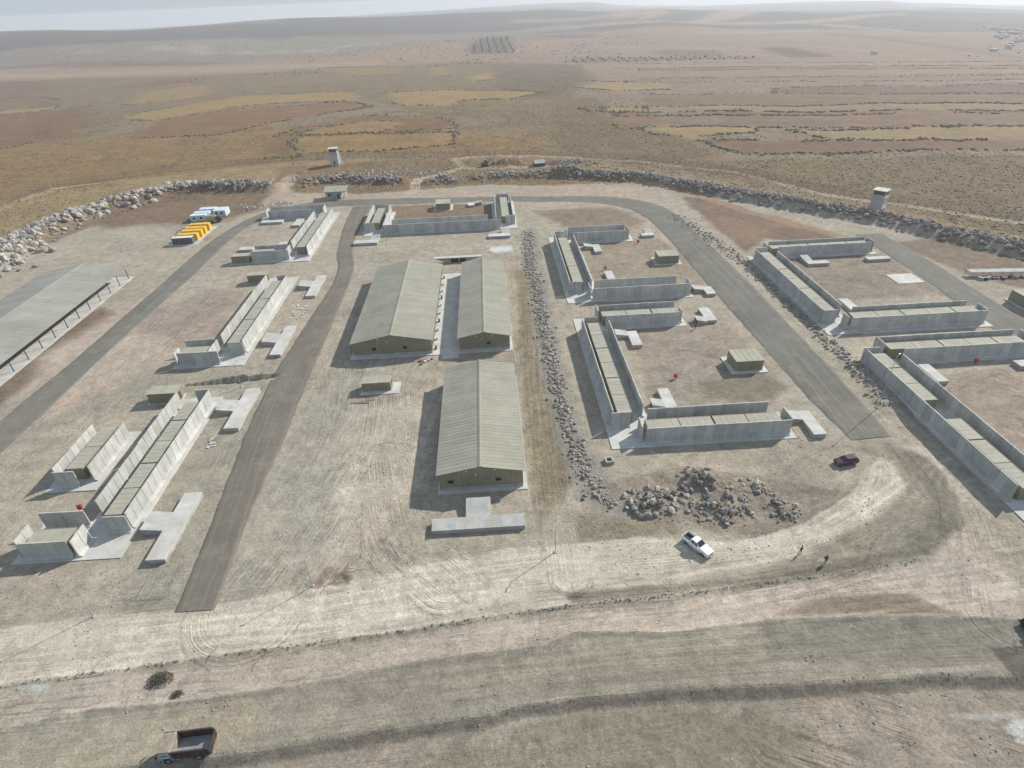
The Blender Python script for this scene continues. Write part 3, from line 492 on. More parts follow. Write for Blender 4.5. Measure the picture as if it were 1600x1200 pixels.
# ------------------------------------------------------------------ ground sheet
def axis_x():
    a = [0.0]; s = .36
    while a[-1] < 95: a.append(a[-1] + s)
    while a[-1] < 9300: s *= 1.022; a.append(a[-1] + s)
    a = np.array(a); return np.concatenate([-a[:0:-1], a])
def axis_y():
    a = [-60.0, -30, -5, 10, 20, 25]; 
    while a[-1] < 112: a.append(a[-1] + .32)
    while a[-1] < 9300: a.append(a[-1] + min(60, max(.32, (a[-1]/108)**1.35*.32 if a[-1] < 420 else a[-1]**2/95000)))
    return np.array(a)
def perturb(x, y, amp=1.0):
    r = np.hypot(x, y); a = np.clip(r/130, .5, 14)*amp
    return x + fbm(x/6, y/6, 51, 3)*a*1.6 + fbm(x/(r*.06+3), y/(r*.06+3), 52, 3)*a*2.6, y + fbm(x/6, y/6, 53, 3)*a*1.6
def smooth_path(pts, step=1.5):
    P = [Vector((*p, 0)) for p in pts]; out = []
    for i in range(len(P)-1):
        p0, p1, p2, p3 = P[max(i-1,0)], P[i], P[i+1], P[min(i+2, len(P)-1)]
        n = max(2, int((p2-p1).length/step))
        for k in range(n):
            t = k/n
            out.append(.5*((2*p1) + (p2-p0)*t + (2*p0-5*p1+4*p2-p3)*t*t + (3*p1-p0-3*p2+p3)*t**3))
    out.append(P[-1]); return out
def build_ground():
    ax, ay = axis_x(), axis_y(); nx, ny = len(ax), len(ay)
    X, Y = np.meshgrid(ax, ay); x = X.ravel(); y = Y.ravel()
    keep = np.abs(x) < np.where(y > 0, 1.02*y + 95, 95)
    kc = keep.reshape(ny, nx); cell = kc[:-1,:-1] & kc[1:,:-1] & kc[:-1,1:] & kc[1:,1:]
    use = np.zeros((ny, nx), bool)
    use[:-1,:-1] |= cell; use[1:,:-1] |= cell; use[:-1,1:] |= cell; use[1:,1:] |= cell
    use = use.ravel(); idx = np.cumsum(use) - 1
    x = x[use]; y = y[use]; z = TZ(x, y); n = len(x)
    col = np.empty((n, 4)); col[:] = (*lin((146,128,105), KG), .8)
    rid = np.zeros(n, int); names = ['ground']
    px, py = perturb(x, y)
    for name, c, spk, soft, pts in REGIONS:
        xs = [p[0] for p in pts]; ys = [p[1] for p in pts]; rr = math.hypot(np.mean(xs), np.mean(ys))
        sf = soft*np.clip(rr/130, .45, 6)*(.9 if rr < 290 else 1.9); mg = sf*2 + rr*.08 + 4
        k = np.nonzero((x > min(xs)-mg) & (x < max(xs)+mg) & (y > min(ys)-mg) & (y < max(ys)+mg))[0]
        if not len(k): continue
        # coarse pre-filter keeps this quick
        sd = poly_sd(px[k], py[k], pts); w = sstep(-sf, sf, sd)[:, None]
        if name == 'field' and rr > 290: c = tuple(a*.72 + b*.28 for a, b in zip(c, (150,130,105)))
        kc_ = np.array((*lin(c, KG), spk))
        if rr > 290: kc_[:3] *= (.87,.79,.69) if rr < 1500 else (.78,.775,.755)
        col[k] = col[k]*(1-w) + kc_*w
        if name:
            names.append(name); rid[k[w[:,0] > .5]] = len(names)-1
    for name, c, wd, dep, st, pts in TRACKS:
        xs = [p[0] for p in pts]; ys = [p[1] for p in pts]; mg = wd*2 + 10
        k = np.nonzero((x > min(xs)-mg) & (x < max(xs)+mg) & (y > min(ys)-mg) & (y < max(ys)+mg))[0]
        if not len(k): continue
        q = px[k]*.6 + x[k]*.4, py[k]*.6 + y[k]*.4
        d, t = seg_dist(q[0], q[1], pts); w = (1 - sstep(wd*.35, wd*.62, d))*st*(.55 + .9*np.clip(vnoise(t/7, t*0, 5), 0, .5))
        col[k] = col[k]*(1-w[:,None]) + np.array((*lin(c, KG), .2))*w[:,None]
        z[k] -= dep*w
        if name: names.append(name); rid[k[w > .5]] = len(names)-1
    # vehicle ruts: many faint curved passes
    for pts, wd, shade, dep in RUTS:
        xs = [p[0] for p in pts]; ys = [p[1] for p in pts]
        k = np.nonzero((x > min(xs)-4) & (x < max(xs)+4) & (y > min(ys)-4) & (y < max(ys)+4))[0]
        if not len(k): continue
        d, t = seg_dist(x[k], y[k], pts)
        for off in (.8,):
            e = np.abs(d-off); w = (1 - sstep(wd*.3, wd, e))*np.clip(vnoise(t/5, t*0+wd, 9)*1.5, .15, 1)*.55
            col[k,:3] *= (1 + (shade-1)*w[:,None]); z[k] -= dep*w
            z[k] += dep*.7*np.exp(-((e-wd*1.1)/.22)**2)*np.clip(w+.25, 0, 1)*(w >= 0)*(e < wd*2)*.6
    flow = np.zeros((n, 3)); flow[:,0] = x; flow[:,1] = y; flow[:,2] = .12*(np.hypot(x, y) < 330)
    best = np.zeros(n)
    for pts, hw, wt in FLOWS:
        xs = [p[0] for p in pts]; ys = [p[1] for p in pts]
        k = np.nonzero((x > min(xs)-hw*1.5) & (x < max(xs)+hw*1.5) & (y > min(ys)-hw*1.5) & (y < max(ys)+hw*1.5))[0]
        if not len(k): continue
        P = [(q.x, q.y) for q in smooth_path(pts, 3.0)]; d, t = seg_dist(x[k], y[k], P)
        # signed side, so that streaks do not mirror about the middle line
        i0 = np.clip(np.searchsorted(np.cumsum([0]+[math.dist(a, b) for a, b in zip(P[:-1], P[1:])]), t)-1, 0, len(P)-2); A_ = np.array(P); tv = A_[i0+1]-A_[i0]
        sg = np.sign(tv[:,0]*(y[k]-A_[i0,1]) - tv[:,1]*(x[k]-A_[i0,0])); w = wt*(1 - sstep(hw*.55, hw*1.3, d))
        u = w > best[k]; j = k[u]; best[j] = w[u]; flow[j,0] = t[u]; flow[j,1] = (d*sg)[u] + xs[0]; flow[j,2] = np.maximum(w[u], .1)
    for name, c, spk, soft, pts in REGIONS:                # plough lines in the fields
        if name != 'field': continue
        P = np.array(pts); k = np.nonzero((x > P[:,0].min()) & (x < P[:,0].max()) & (y > P[:,1].min()) & (y < P[:,1].max()))[0]
        if not len(k): continue
        k = k[poly_sd(x[k], y[k], pts) > 0]; q = P - P.mean(0); a = .5*math.atan2(2*(q[:,0]*q[:,1]).sum(), (q[:,0]**2-q[:,1]**2).sum()); ca, sa = math.cos(a), math.sin(a)
        flow[k,0] = (x[k]*ca + y[k]*sa)/9; flow[k,1] = (-x[k]*sa + y[k]*ca)/9; flow[k,2] = .8
    yb = np.interp(x, [p[0] for p in BANK], [p[1] for p in BANK]) + fbm(x/7.0, y*0, 31, 4)*.9
    e = y - yb                                          # shaded face of the bank, painted in as darker soil
    w = (sstep(-1.5, -1.25, e)*(1-sstep(-.2, .05, e)))[:, None]*.8
    col = col*(1-w) + np.array((*lin((142,132,118), KG), .5))*w
    cx = np.nonzero(cell.ravel())[0]; r0 = cx // (nx-1); c0 = cx % (nx-1)
    a = idx[r0*nx + c0]; b = idx[r0*nx + c0 + 1]; c = idx[(r0+1)*nx + c0 + 1]; d = idx[(r0+1)*nx + c0]
    quads = np.stack([a, b, c, d], 1); fid = rid[quads].max(1)
    groups = {}
    for i in np.unique(fid): groups.setdefault((names[i], i if names[i] in ('field','dirt_road') else 0), []).append(i)
    for (nm, _), ids in groups.items():
        q = quads[np.isin(fid, ids)]
        u, inv = np.unique(q, return_inverse=True); inv = inv.reshape(-1)
        me = bpy.data.meshes.new(nm)
        me.vertices.add(len(u)); me.loops.add(len(inv)); me.polygons.add(len(q))
        me.vertices.foreach_set('co', np.stack([x[u], y[u], z[u]], 1).astype(np.float32).ravel())
        me.loops.foreach_set('vertex_index', inv.astype(np.int32))
        me.polygons.foreach_set('loop_start', (np.arange(len(q))*4).astype(np.int32))
        me.polygons.foreach_set('use_smooth', np.ones(len(q), bool))
        at = me.color_attributes.new('soil', 'FLOAT_COLOR', 'POINT'); at.data.foreach_set('color', col[u].astype(np.float32).ravel())
        fa = me.attributes.new('flow', 'FLOAT_VECTOR', 'POINT'); fa.data.foreach_set('vector', flow[u].astype(np.float32).ravel())
        me.materials.append(M['ground']); me.update(calc_edges=True)
        o = kind(link(nm, me), 'structure')
        g = me.attributes.new('sharp_face', 'BOOLEAN', 'FACE') if False else None
    return n
def curve(p0, p1, bend, n=9):
    p0 = np.array(p0, float); p1 = np.array(p1, float); d = p1-p0; q = np.array([-d[1], d[0]])
    return [tuple(p0 + d*t + q*bend*4*t*(1-t)) for t in np.linspace(0, 1, n)]
RUTS = []
rr = random.Random(5)
def ruts(n, xr, yr, ang, lr, wd=(.30,.50), shade=(.78,1.24), dep=(.0,.03), spread=.25, bend=.12):
    for _ in range(n):
        x0, y0 = rr.uniform(*xr), rr.uniform(*yr); a = rr.gauss(ang, spread); l = rr.uniform(*lr)
        RUTS.append((curve((x0, y0), (x0+l*math.cos(a), y0+l*math.sin(a)), rr.uniform(-bend, bend)), rr.uniform(*wd), rr.choice([rr.uniform(shade[0], shade[0]*.4+.58), rr.uniform(shade[1]*.5+.51, shade[1])]), rr.uniform(*dep)))
ruts(60, (-75,70), (48,62), .09, (25,60), spread=.05, bend=.02)           # upper haul road, lengthwise
ruts(60, (-60,65), (40,48), .03, (25,60), spread=.03, bend=.01, shade=(.82,1.16))
ruts(22, (-35,-12), (60,80), -1.1, (8,22), spread=.35)                     # fan of turning tracks by the front shed
ruts(30, (-45,-14), (62,128), 1.35, (15,40), spread=.2)
ruts(16, (4,14), (62,170), 1.55, (20,60), spread=.06, bend=.03)
ruts(24, (30,70), (28,39), -.75, (6,18), shade=(.80,1.12), dep=(.05,.13), spread=.6, wd=(.2,.3))
ruts(14, (-10,30), (28,38), -.5, (6,14), shade=(.82,1.1), dep=(.03,.08), spread=.7)
ruts(16, (-5,35), (47,55), .5, (5,14), spread=.7, dep=(.02,.05))
ruts(40, (45,85), (52,75), .7, (12,30), spread=.35, bend=.25)
ruts(20, (35,60), (100,135), 1.2, (10,25), spread=.9, bend=.4)
ruts(24, (95,120), (85,112), .3, (10,25), spread=1.2, bend=.5)
ruts(20, (-110,-82), (120,200), 1.25, (20,50), spread=.15)
ruts(12, (-45,0), (188,220), .02, (20,45), spread=.08)
ruts(16, (100,128), (140,175), .4, (10,25), spread=.8, bend=.3)
ruts(14, (-100,-60), (95,125), .1, (15,40), spread=.2)
def circle(cx, cy, r): return [(cx+r*math.cos(a), cy+r*math.sin(a)) for a in np.linspace(0, 6.2, 14)]
FLOWS = [([(-90,52),(-40,55),(0,60),(28,60.5),(50,63),(65,70.5),(73,80),(74.5,92)], 9, .8), ([(-90,40),(-40,41.5),(0,45),(40,45.5),(90,44)], 6, .5),
 ([(-40,58),(-34,75),(-30,95),(-33,125),(-42,152)], 12, 1), ([(-10,60),(-19,71),(-24,92)], 6.5, 1.1), ([(9.5,60),(9,100),(9,205)], 5, .9), ([(-56,58),(-57,135)], 4, .6),
 ([(-97,60),(-96,130),(-94,205),(-90,250)], 11, .7), ([(-75,46.5),(0,50.5),(40,53),(78,53.5)], 4, .5), ([(70,48),(80,66),(83,82),(81,98)], 8, .9), ([(-46,211),(-15,206),(10,207)], 9, .7),
 (circle(46,118,6), 4.5, .8), (circle(48,110,3), 2.5, .6), (circle(108,98,7), 5, .9), (circle(104,90,4), 4, .7), (circle(108,155,8), 5, .6), ([(-118,215),(-108,262),(-95,285),(-60,290)], 8, .7),
 ([(-60,32),(0,34),(40,36),(80,33)], 4, .5), ([(30,34),(44,28)], 3, .9), ([(45,37),(60,30)], 3, .9), ([(-20,62),(-40,66),(-60,64)], 4, .6), ([(60,282),(95,262),(128,215),(136,195)], 5, .7)]
build_ground()

# ------------------------------------------------------------------ asphalt roads
def road(name, left, right, mat, lift=.07):
    """a laid carriageway between its two measured edges, with a low shoulder edge"""
    n = 14; L = smooth_path(left, 1.2); 
    def resample(P, m):
        d = [0.0]
        for a, b in zip(P[:-1], P[1:]): d.append(d[-1] + (b-a).length)
        s = np.linspace(0, d[-1], m); xs = np.interp(s, d, [p.x for p in P]); ys = np.interp(s, d, [p.y for p in P]); return xs, ys, s
    m = len(L); lx, ly, s = resample(L, m); rx, ry, _ = resample(smooth_path(right, 1.2), m)
    jl = fbm(s/2.2, s*0, 61, 4)*.55; jr = fbm(s/2.2, s*0+7, 62, 4)*.55
    w = np.hypot(rx-lx, ry-ly); ux, uy = (rx-lx)/w, (ry-ly)/w
    lx, ly, rx, ry = lx+ux*jl, ly+uy*jl, rx+ux*jr, ry+uy*jr
    ts = [-.035] + list(np.linspace(0, 1, n)) + [1.035]
    vs_, uvs = [], []
    for t in ts:
        x = lx+(rx-lx)*t; y = ly+(ry-ly)*t
        z = TZ(np.clip(x, -1e9, 1e9), y) + (lift + .05*(1-(2*t-1)**2) if 0 <= t <= 1 else -.12)
        vs_.append(np.stack([x, y, z], 1)); uvs.append(np.stack([t*w, s], 1))
    V = np.stack(vs_, 1).reshape(-1, 3); U = np.stack(uvs, 1).reshape(-1, 2); k = len(ts)
    F = [(i*k+j, i*k+j+1, (i+1)*k+j+1, (i+1)*k+j) for i in range(m-1) for j in range(k-1)]
    me = bpy.data.meshes.new(name); me.from_pydata(V.tolist(), [], F)
    uv = me.uv_layers.new(name='UVMap'); li = np.empty(len(me.loops), np.int32); me.loops.foreach_get('vertex_index', li)
    uv.data.foreach_set('uv', U[li].astype(np.float32).ravel())
    me.materials.append(mat); me.polygons.foreach_set('use_smooth', [True]*len(F)); me.update()
    if me.polygons[len(F)//2].normal.z < 0: me.flip_normals()
    return kind(link(name, me), 'structure')
road('road', [(-50.8,58.4),(-51.6,70),(-52.6,82),(-54.1,97.8),(-55,115),(-55.0,130),(-53.2,159.8),(-52.0,180),(-52.8,195),(-55.6,207),(-57.5,222),(-59.5,245),(-60,267)],
     [(-44.9,58.4),(-45.6,70),(-46.0,82),(-45.7,95),(-46.0,115),(-46.1,130),(-46.2,160),(-46.4,182),(-47.4,196),(-50.2,209),(-51.8,224),(-52.2,245),(-52,267)], M['road_brown'])
road('road', [(-113.4,60),(-113.2,90),(-112.6,113.7),(-111.3,140.5),(-110.3,183),(-109.5,224),(-106.5,245),(-101,262),(-92,272),(-80,277.6),(-66,279),(-40,277),(-18,274),(6,271.5),(25.3,268),(42,265.5),(55,262),(66,254),(73.5,242.3),(76,227),(76.7,209.9),(78.2,170.4),(78.3,130.5),(78.0,107.9),(77.3,88.9)],
     [(-105.6,60),(-105.2,90),(-104.5,112.8),(-104.1,148.4),(-102.4,194.3),(-102.2,226),(-100.0,245),(-95.5,257.5),(-89,264.5),(-78,268.5),(-64,269),(-40,267.8),(-18,266.2),(5,264),(22,260.5),(38,257.5),(50,252.5),(58,244),(62.8,231),(64.2,216),(64.9,201),(65.9,157.7),(67.0,123.6),(67.6,104),(69.0,88.4)], M['road_grey'])
road('road', [(130.5,200),(130.8,188),(130.4,165.7),(128.9,145.2),(127.6,130),(127.2,110),(127,90)], [(140.2,200),(140.3,188),(140.4,170),(139.4,152),(139.0,135),(138.6,115),(138.5,90)], M['road_grey'])

# ------------------------------------------------------------------ pads and aprons
def pad(name, x0, x1, y0, y1, z1, mat='slab', z0=-.25):
    b = MB(); b.box(x0, x1, y0, y1, z0, z1); return kind(b.obj(name, M[mat]), 'structure')

# ------------------------------------------------------------------ blast walls
PANEL_H = 3.65; PAD_Z = .15
def panel_mesh(seed):
    r = random.Random(seed); b = MB(); w = .995
    full = [(-.62,0),(.62,0),(.62,.16),(.17,.42),(.12,PANEL_H),(-.12,PANEL_H),(-.17,.42),(-.62,.16)]
    thin = [(-.58,0),(.60,0),(.60,.15),(.115,.41),(.065,PANEL_H-.012),(-.065,PANEL_H-.012),(-.115,.41),(-.60,.15)]
    n = 8; V = []
    for xx, pr in ((-w, thin), (-w+.07, full), (w-.07, full), (w, thin)): V += [(xx, u, v) for u, v in pr]
    b.add(V, [(j*n+i, j*n+(i+1) % n, (j+1)*n+(i+1) % n, (j+1)*n+i) for j in range(3) for i in range(n)] + [tuple(range(n))[::-1], tuple(range(3*n, 4*n))])
    
    return b.mesh('concrete_panel', M['concrete'])
PANELS = [panel_mesh(i) for i in range(2)]
def wall(label, x0, y0, x1, y1, group='precast concrete blast walls around the container rows'):
    L = math.hypot(x1-x0, y1-y0); n = max(1, round(L/2.0)); w = L/n; a = math.atan2(y1-y0, x1-x0)
    t = thing('blast_barrier', 'concrete panel wall, ' + label, 'wall', (x0, y0, PAD_Z-.01), a, group)
    for i in range(n):
        o = link('concrete_panel', PANELS[i % 2], t, ((i+.5)*w, rr.uniform(-.015,.015), rr.uniform(-.012,.008)))
        o.scale = (w/2.0*.998, 1, 1); o.rotation_euler = (rr.uniform(-.006,.006), 0, rr.uniform(-.004,.004))
    return t

# ------------------------------------------------------------------ container rooms (3 m x 6.8 m, three roof panels each)
def container_meshes():
    b = MB(); L, W, H = 6.7, 2.96, 2.62
    b.box(-L/2, L/2, -W/2, W/2, .10, H, 0)
    for sx in (-1, 1):
        for sy in (-1, 1): b.box(sx*L/2-.07, sx*L/2+.07, sy*W/2-.07, sy*W/2+.07, 0, H+.01, 0)
    for sy in (-1, 1):
        b.box(-L/2+.07, L/2-.07, sy*W/2-.05, sy*W/2+.05, .02, .16, 0)
        for i in range(13):
            xx = -L/2 + .5 + i*(L-1)/12; b.box(xx-.03, xx+.03, sy*W/2-.022, sy*W/2+.022, .16, H-.12, 0)
    body = b.mesh('body', M['khaki_wall'])
    d = MB(); d.box(-.45, .45, -.02, .03, .12, 2.15); door = d.mesh('door', M['khaki_wall'])
    g = MB(); g.box(-.5, .5, -.02, .03, 1.0, 1.95); win = g.mesh('window', M['glass'])
    roofs = []
    for w in (1.46, 3.72, 1.46):
        q = MB(); q.box(-w/2, w/2, -W/2-.04, W/2+.04, 0, .10)
        q.box(-w/2, w/2, -W/2-.04, -W/2+.03, .101, .14); q.box(-w/2, w/2, W/2-.03, W/2+.04, .101, .14)
        if w > 2:
            q.box(-.62, -.58, -W/2+.04, W/2-.04, .101, .125); q.box(.58, .62, -W/2+.04, W/2-.04, .101, .125)
        roofs.append(q.mesh('roof_panel', M['cont_roof']))
    return body, door, win, roofs
C_BODY, C_DOOR, C_WIN, C_ROOF = container_meshes()
def container(label, x, y, rz, length=6.8):
    t = thing('container_room', label, 'container', (x, y, PAD_Z+.01), rz, 'khaki container rooms between the blast walls')
    s = length/6.8
    for nm, me, lx, ly, lz in (('body', C_BODY, 0, 0, 0), ('door', C_DOOR, -2.0, -1.5, 0), ('window', C_WIN, .8, -1.5, 0)):
        o = link(nm, me, t, (lx*s, ly, lz)); o.scale[0] = s
    for me, lx in zip(C_ROOF, (-2.62, 0, 2.62)):
        o = link('roof_panel', me, t, (lx*s, 0, 2.625 + rr.uniform(0,.012))); o.scale[0] = s*.995
    return t
ORD = ['first','second','third','fourth','fifth','sixth','seventh','eighth']
def row_y(x, y0, y1, n, where, gap=.12):
    """containers in a row running away from the viewer, gaps after every second one"""
    L = (y1-y0-gap*(n//2))/n; y = y0
    for i in range(n):
        lab = ('nearest' if i == 0 else 'farthest' if i == n-1 else ORD[i] + ' from near end') + ' khaki container of ' + where
        if n == 1: lab = 'single khaki container of ' + where
        container(lab, x, y+L/2, math.pi/2, L-.05); y += L + (gap*2 if i % 2 else .02)
def row_x(y, x0, x1, n, where, gap=.12):
    L = (x1-x0-gap*(n//2))/n; x = x0
    for i in range(n):
        lab = ('leftmost' if i == 0 else 'rightmost' if i == n-1 else ORD[i] + ' from left end') + ' khaki container of ' + where
        if n == 1: lab = 'single khaki container of ' + where
        container(lab, x+L/2, y, 0, L-.05); x += L + (gap*2 if i % 2 else .02)

# ------------------------------------------------------------------ low concrete shelters with a hooded stair entrance
def shelter(label, x0, x1, y0, y1, br=None, side='W', h=.95, mat='slab', name='concrete_shelter', loc=None):
    """x0..y1: the buried room's roof box; br: the entrance arm (x0,x1,y0,y1) rising to its outer end"""
    cx, cy = (x0+x1)/2, (y0+y1)/2; z = tz(cx, cy)
    t = thing(name, label, 'shelter', (cx, cy, z), 0, 'low concrete shelters beside the compounds')
    b = MB(); b.box(x0-cx+.06, x1-cx-.06, y0-cy+.06, y1-cy-.06, -.3, h-.22); b.obj('side_wall', M['slab_old'], t)
    # roof slabs cast in lengths
    L, along_y = ((y1-y0), True) if (y1-y0) > (x1-x0) else ((x1-x0), False); n = max(1, round(L/4.0))
    for i in range(n):
        q = MB(); a0, a1 = -L/2 + i*L/n + (.012 if i else 0), -L/2 + (i+1)*L/n - (.012 if i < n-1 else 0)
        hw = ((x1-x0) if along_y else (y1-y0))/2
        if along_y: q.box(-hw, hw, a0, a1, h-.22, h)
        else: q.box(a0, a1, -hw, hw, h-.22, h)
        q.obj('roof_slab', M[mat], t)
    if br:
        bx0, bx1, by0, by1 = br[0]-cx, br[1]-cx, br[2]-cy, br[3]-cy; e = h + .55; d = MB()
        if side in 'WE':
            o, i_ = (bx0, bx1) if side == 'W' else (bx1, bx0); s = 1 if side == 'W' else -1
            for ya, yb in ((by0, by0+.22), (by1-.22, by1)):
                prof = [(o, -.3), (i_, -.3), (i_, h-.25), (o, e-.25)]
                q = MB(); q.extrude(prof if side == 'W' else prof[::-1], 'y', ya, yb); q.obj('entrance_wall', M['slab_old'], t)
            rf = MB(); prof = [(o-.25*s, e-.23), (i_, h-.23), (i_, h-.01), (o-.25*s, e+.0)]
            rf.extrude(prof if side == 'W' else prof[::-1], 'y', by0-.12, by1+.12)
            d.box(min(o+.5*s, o+.56*s), max(o+.5*s, o+.56*s), by0+.23, by1-.23, -.2, e-.4)
        else:
            o, i_ = (by0, by1) if side == 'S' else (by1, by0); s = 1 if side == 'S' else -1
            for xa, xb in ((bx0, bx0+.22), (bx1-.22, bx1)):
                prof = [(o, -.3), (i_, -.3), (i_, h-.25), (o, e-.25)]
                q = MB(); q.extrude(prof if side == 'S' else prof[::-1], 'x', xa, xb); q.obj('entrance_wall', M['slab_old'], t)
            rf = MB(); prof = [(o-.25*s, e-.23), (i_, h-.23), (i_, h-.01), (o-.25*s, e)]
            rf.extrude(prof if side == 'S' else prof[::-1], 'x', bx0-.12, bx1+.12)
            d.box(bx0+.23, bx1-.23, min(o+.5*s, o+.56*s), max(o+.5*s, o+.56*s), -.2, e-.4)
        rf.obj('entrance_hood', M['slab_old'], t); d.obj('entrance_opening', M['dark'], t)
    return t

# ------------------------------------------------------------------ khaki huts on plinths
def hut(label, x0, x1, y0, y1, h=2.75, plinth=(1.0,1.0,1.0,1.2), window=True):
    cx, cy = (x0+x1)/2, (y0+y1)/2; t = thing('prefab_hut', label, 'hut', (cx, cy, tz(cx, cy)), 0, 'khaki prefab huts on concrete plinths')
    X0, X1, Y0, Y1 = x0-cx, x1-cx, y0-cy, y1-cy
    b = MB(); b.box(X0-plinth[0], X1+plinth[1], Y0-plinth[2], Y1+plinth[3], -.3, .18); b.obj('plinth', M['slab'], t)
    b = MB(); b.box(X0+.08, X1-.08, Y0+.08, Y1-.08, .181, h)
    for i in range(9):
        xx = X0 + .3 + i*(X1-X0-.6)/8; b.box(xx-.03, xx+.03, Y0+.055, Y0+.1, .2, h-.05); b.box(xx-.03, xx+.03, Y1-.1, Y1-.055, .2, h-.05)
    b.obj('wall', M['khaki_wall'], t)
    n = 5
    for i in range(n):
        q = MB(); a0, a1 = X0 + i*(X1-X0)/n, X0 + (i+1)*(X1-X0)/n
        q.box(a0+.012, a1-.012, Y0-.04, Y1+.04, h, h+.09); q.box(a0+.012, a0+.06, Y0-.04, Y1+.04, h+.091, h+.125)
        q.obj('roof_panel', M['cont_roof'], t)
    d = MB(); d.box(X1-.09, X1-.055, Y0+1.2, Y0+2.1, .19, 2.15); d.obj('door', M['olive'], t)
    return t

# ================================================================== THE COMPOUNDS
def LR(v): return v
A = 'nearest left compound'; A2 = 'the short double-wall bay far left'; B = 'middle left compound'; C_ = 'back left compound'
D = 'compound behind the sheds'; E = 'compound right of paired sheds'; F_ = 'maroon car compound'
G_ = 'white slab compound'; H_ = 'right edge compound'
# --- A
pad('concrete_pad', -82.6, -64.6, 69.9, 78.9, PAD_Z); pad('concrete_pad', -73.9, -64.5, 78.9, 117.5, PAD_Z)
wall('front of '+A, -80.7, 70.95, -72.7, 70.95); wall('short right return of '+A, -71.8, 70.6, -71.8, 74.6); wall('short left return of '+A, -81.45, 71.4, -81.45, 75.3)
wall('behind the front room of '+A, -81.4, 77.9, -73.6, 77.9)
wall('near half left of the long row, '+A, -72.75, 80.1, -72.75, 96.2); wall('far half left of the long row, '+A, -72.95, 96.4, -72.95, 114.7)
wall('right of the long row, '+A, -65.85, 76.5, -65.85, 115.0); wall('closing the near end of long row, '+A, -69.4, 75.95, -65.5, 75.95); wall('closing the far end of long row, '+A, -69.2, 115.3, -66.0, 115.3)
row_y(-68.55, 77.3, 111.6, 5, 'the long row, '+A); row_x(73.3, -80.2, -73.3, 1, 'the front bay, '+A)
# --- A2
pad('concrete_pad', -87.6, -77.9, 87.3, 105.6, PAD_Z)
wall('left side of '+A2, -86.1, 89.9, -86.1, 104.0); wall('right side of '+A2, -79.45, 89.9, -79.45, 104.0); wall('front end of '+A2, -85.5, 88.85, -81.5, 88.85)
row_y(-82.75, 90.7, 104.3, 2, A2)
# --- B
pad('concrete_pad', -82.4, -64.5, 131.7, 141.0, PAD_Z); pad('concrete_pad', -74.0, -64.5, 141.0, 188.5, PAD_Z)
wall('front of '+B, -80.8, 133.1, -70.6, 133.1); wall('short left return of '+B, -81.4, 133.0, -81.4, 136.2); wall('behind the front room of '+B, -81.5, 139.95, -73.6, 139.95)
wall('slanting-shadow right return of front room, '+B, -72.9, 133.6, -72.9, 139.6)
wall('left of the long row, '+B, -72.8, 141.8, -72.8, 182.2); wall('right of the long row, '+B, -66.0, 138.2, -66.0, 181.2); wall('closing the near end of long row, '+B, -69.5, 137.4, -65.7, 137.4); wall('closing the far end of long row, '+B, -69.2, 181.5, -66.1, 181.5)
row_y(-68.7, 138.9, 179.2, 6, 'the long row, '+B); row_x(136.3, -80.6, -73.8, 1, 'the front bay, '+B)
# --- C
pad('concrete_pad', -86.2, -64.5, 202.9, 212.2, PAD_Z); pad('concrete_pad', -74.1, -64.5, 212.2, 260.2, PAD_Z); pad('concrete_pad', -95.0, -74.1, 252.0, 261.0, PAD_Z)
wall('front of '+C_, -85.1, 205.1, -71.9, 205.1); wall('behind the front room of '+C_, -85.4, 210.9, -73.4, 210.9); wall('right return of the front room, '+C_, -72.6, 205.6, -72.6, 210.9)
wall('left of the long row, '+C_, -73.0, 213.9, -73.0, 251.0); wall('right of the long row, '+C_, -66.0, 207.6, -66.0, 253.4)
wall('front of the back cross row, '+C_, -93.1, 253.7, -73.3, 253.7); wall('rear of the back cross row, '+C_, -93.8, 259.9, -70.9, 259.9); wall('right end of the back cross row, '+C_, -70.2, 254.6, -70.2, 259.6); wall('left end of the back cross row, '+C_, -94.3, 254.3, -94.3, 259.4)
row_y(-68.7, 209.8, 251.2, 6, 'the long row, '+C_); row_x(208.0, -84.8, -77.9, 1, 'the front bay, '+C_)
# --- D
pad('concrete_pad', -50.0, -39.9, 228.6, 256.2, PAD_Z); pad('concrete_pad', 1.4, 11.0, 226.3, 263.2, PAD_Z); pad('concrete_pad', -49.0, -42.6, 226.1, 228.6, PAD_Z); pad('concrete_pad', -39.9, 1.4, 226.0, 235.0, PAD_Z)
wall('left of the left wing, '+D, -48.6, 231.5, -48.6, 255.1); wall('right of the left wing, '+D, -41.2, 228.0, -41.2, 253.2); wall('front end of the left wing, '+D, -49.2, 230.9, -45.1, 230.9); wall('rear of the left wing, '+D, -48.2, 255.4, -42.6, 255.4)
wall('long front of '+D, -41.1, 227.15, 4.3, 227.15); wall('long inner rear of '+D, -38.6, 233.5, -.4, 233.5)
wall('left of the right wing, '+D, 2.8, 229.0, 2.8, 262.3); wall('right of the right wing, '+D, 9.6, 232.4, 9.6, 261.4); wall('front end of the right wing, '+D, 6.5, 231.7, 10.3, 231.7); wall('rear of the right wing, '+D, 3.6, 262.0, 8.9, 262.0)
row_y(-45.2, 233.3, 252.8, 3, 'the left wing, '+D); row_y(6.6, 233.2, 260.0, 4, 'the right wing, '+D)
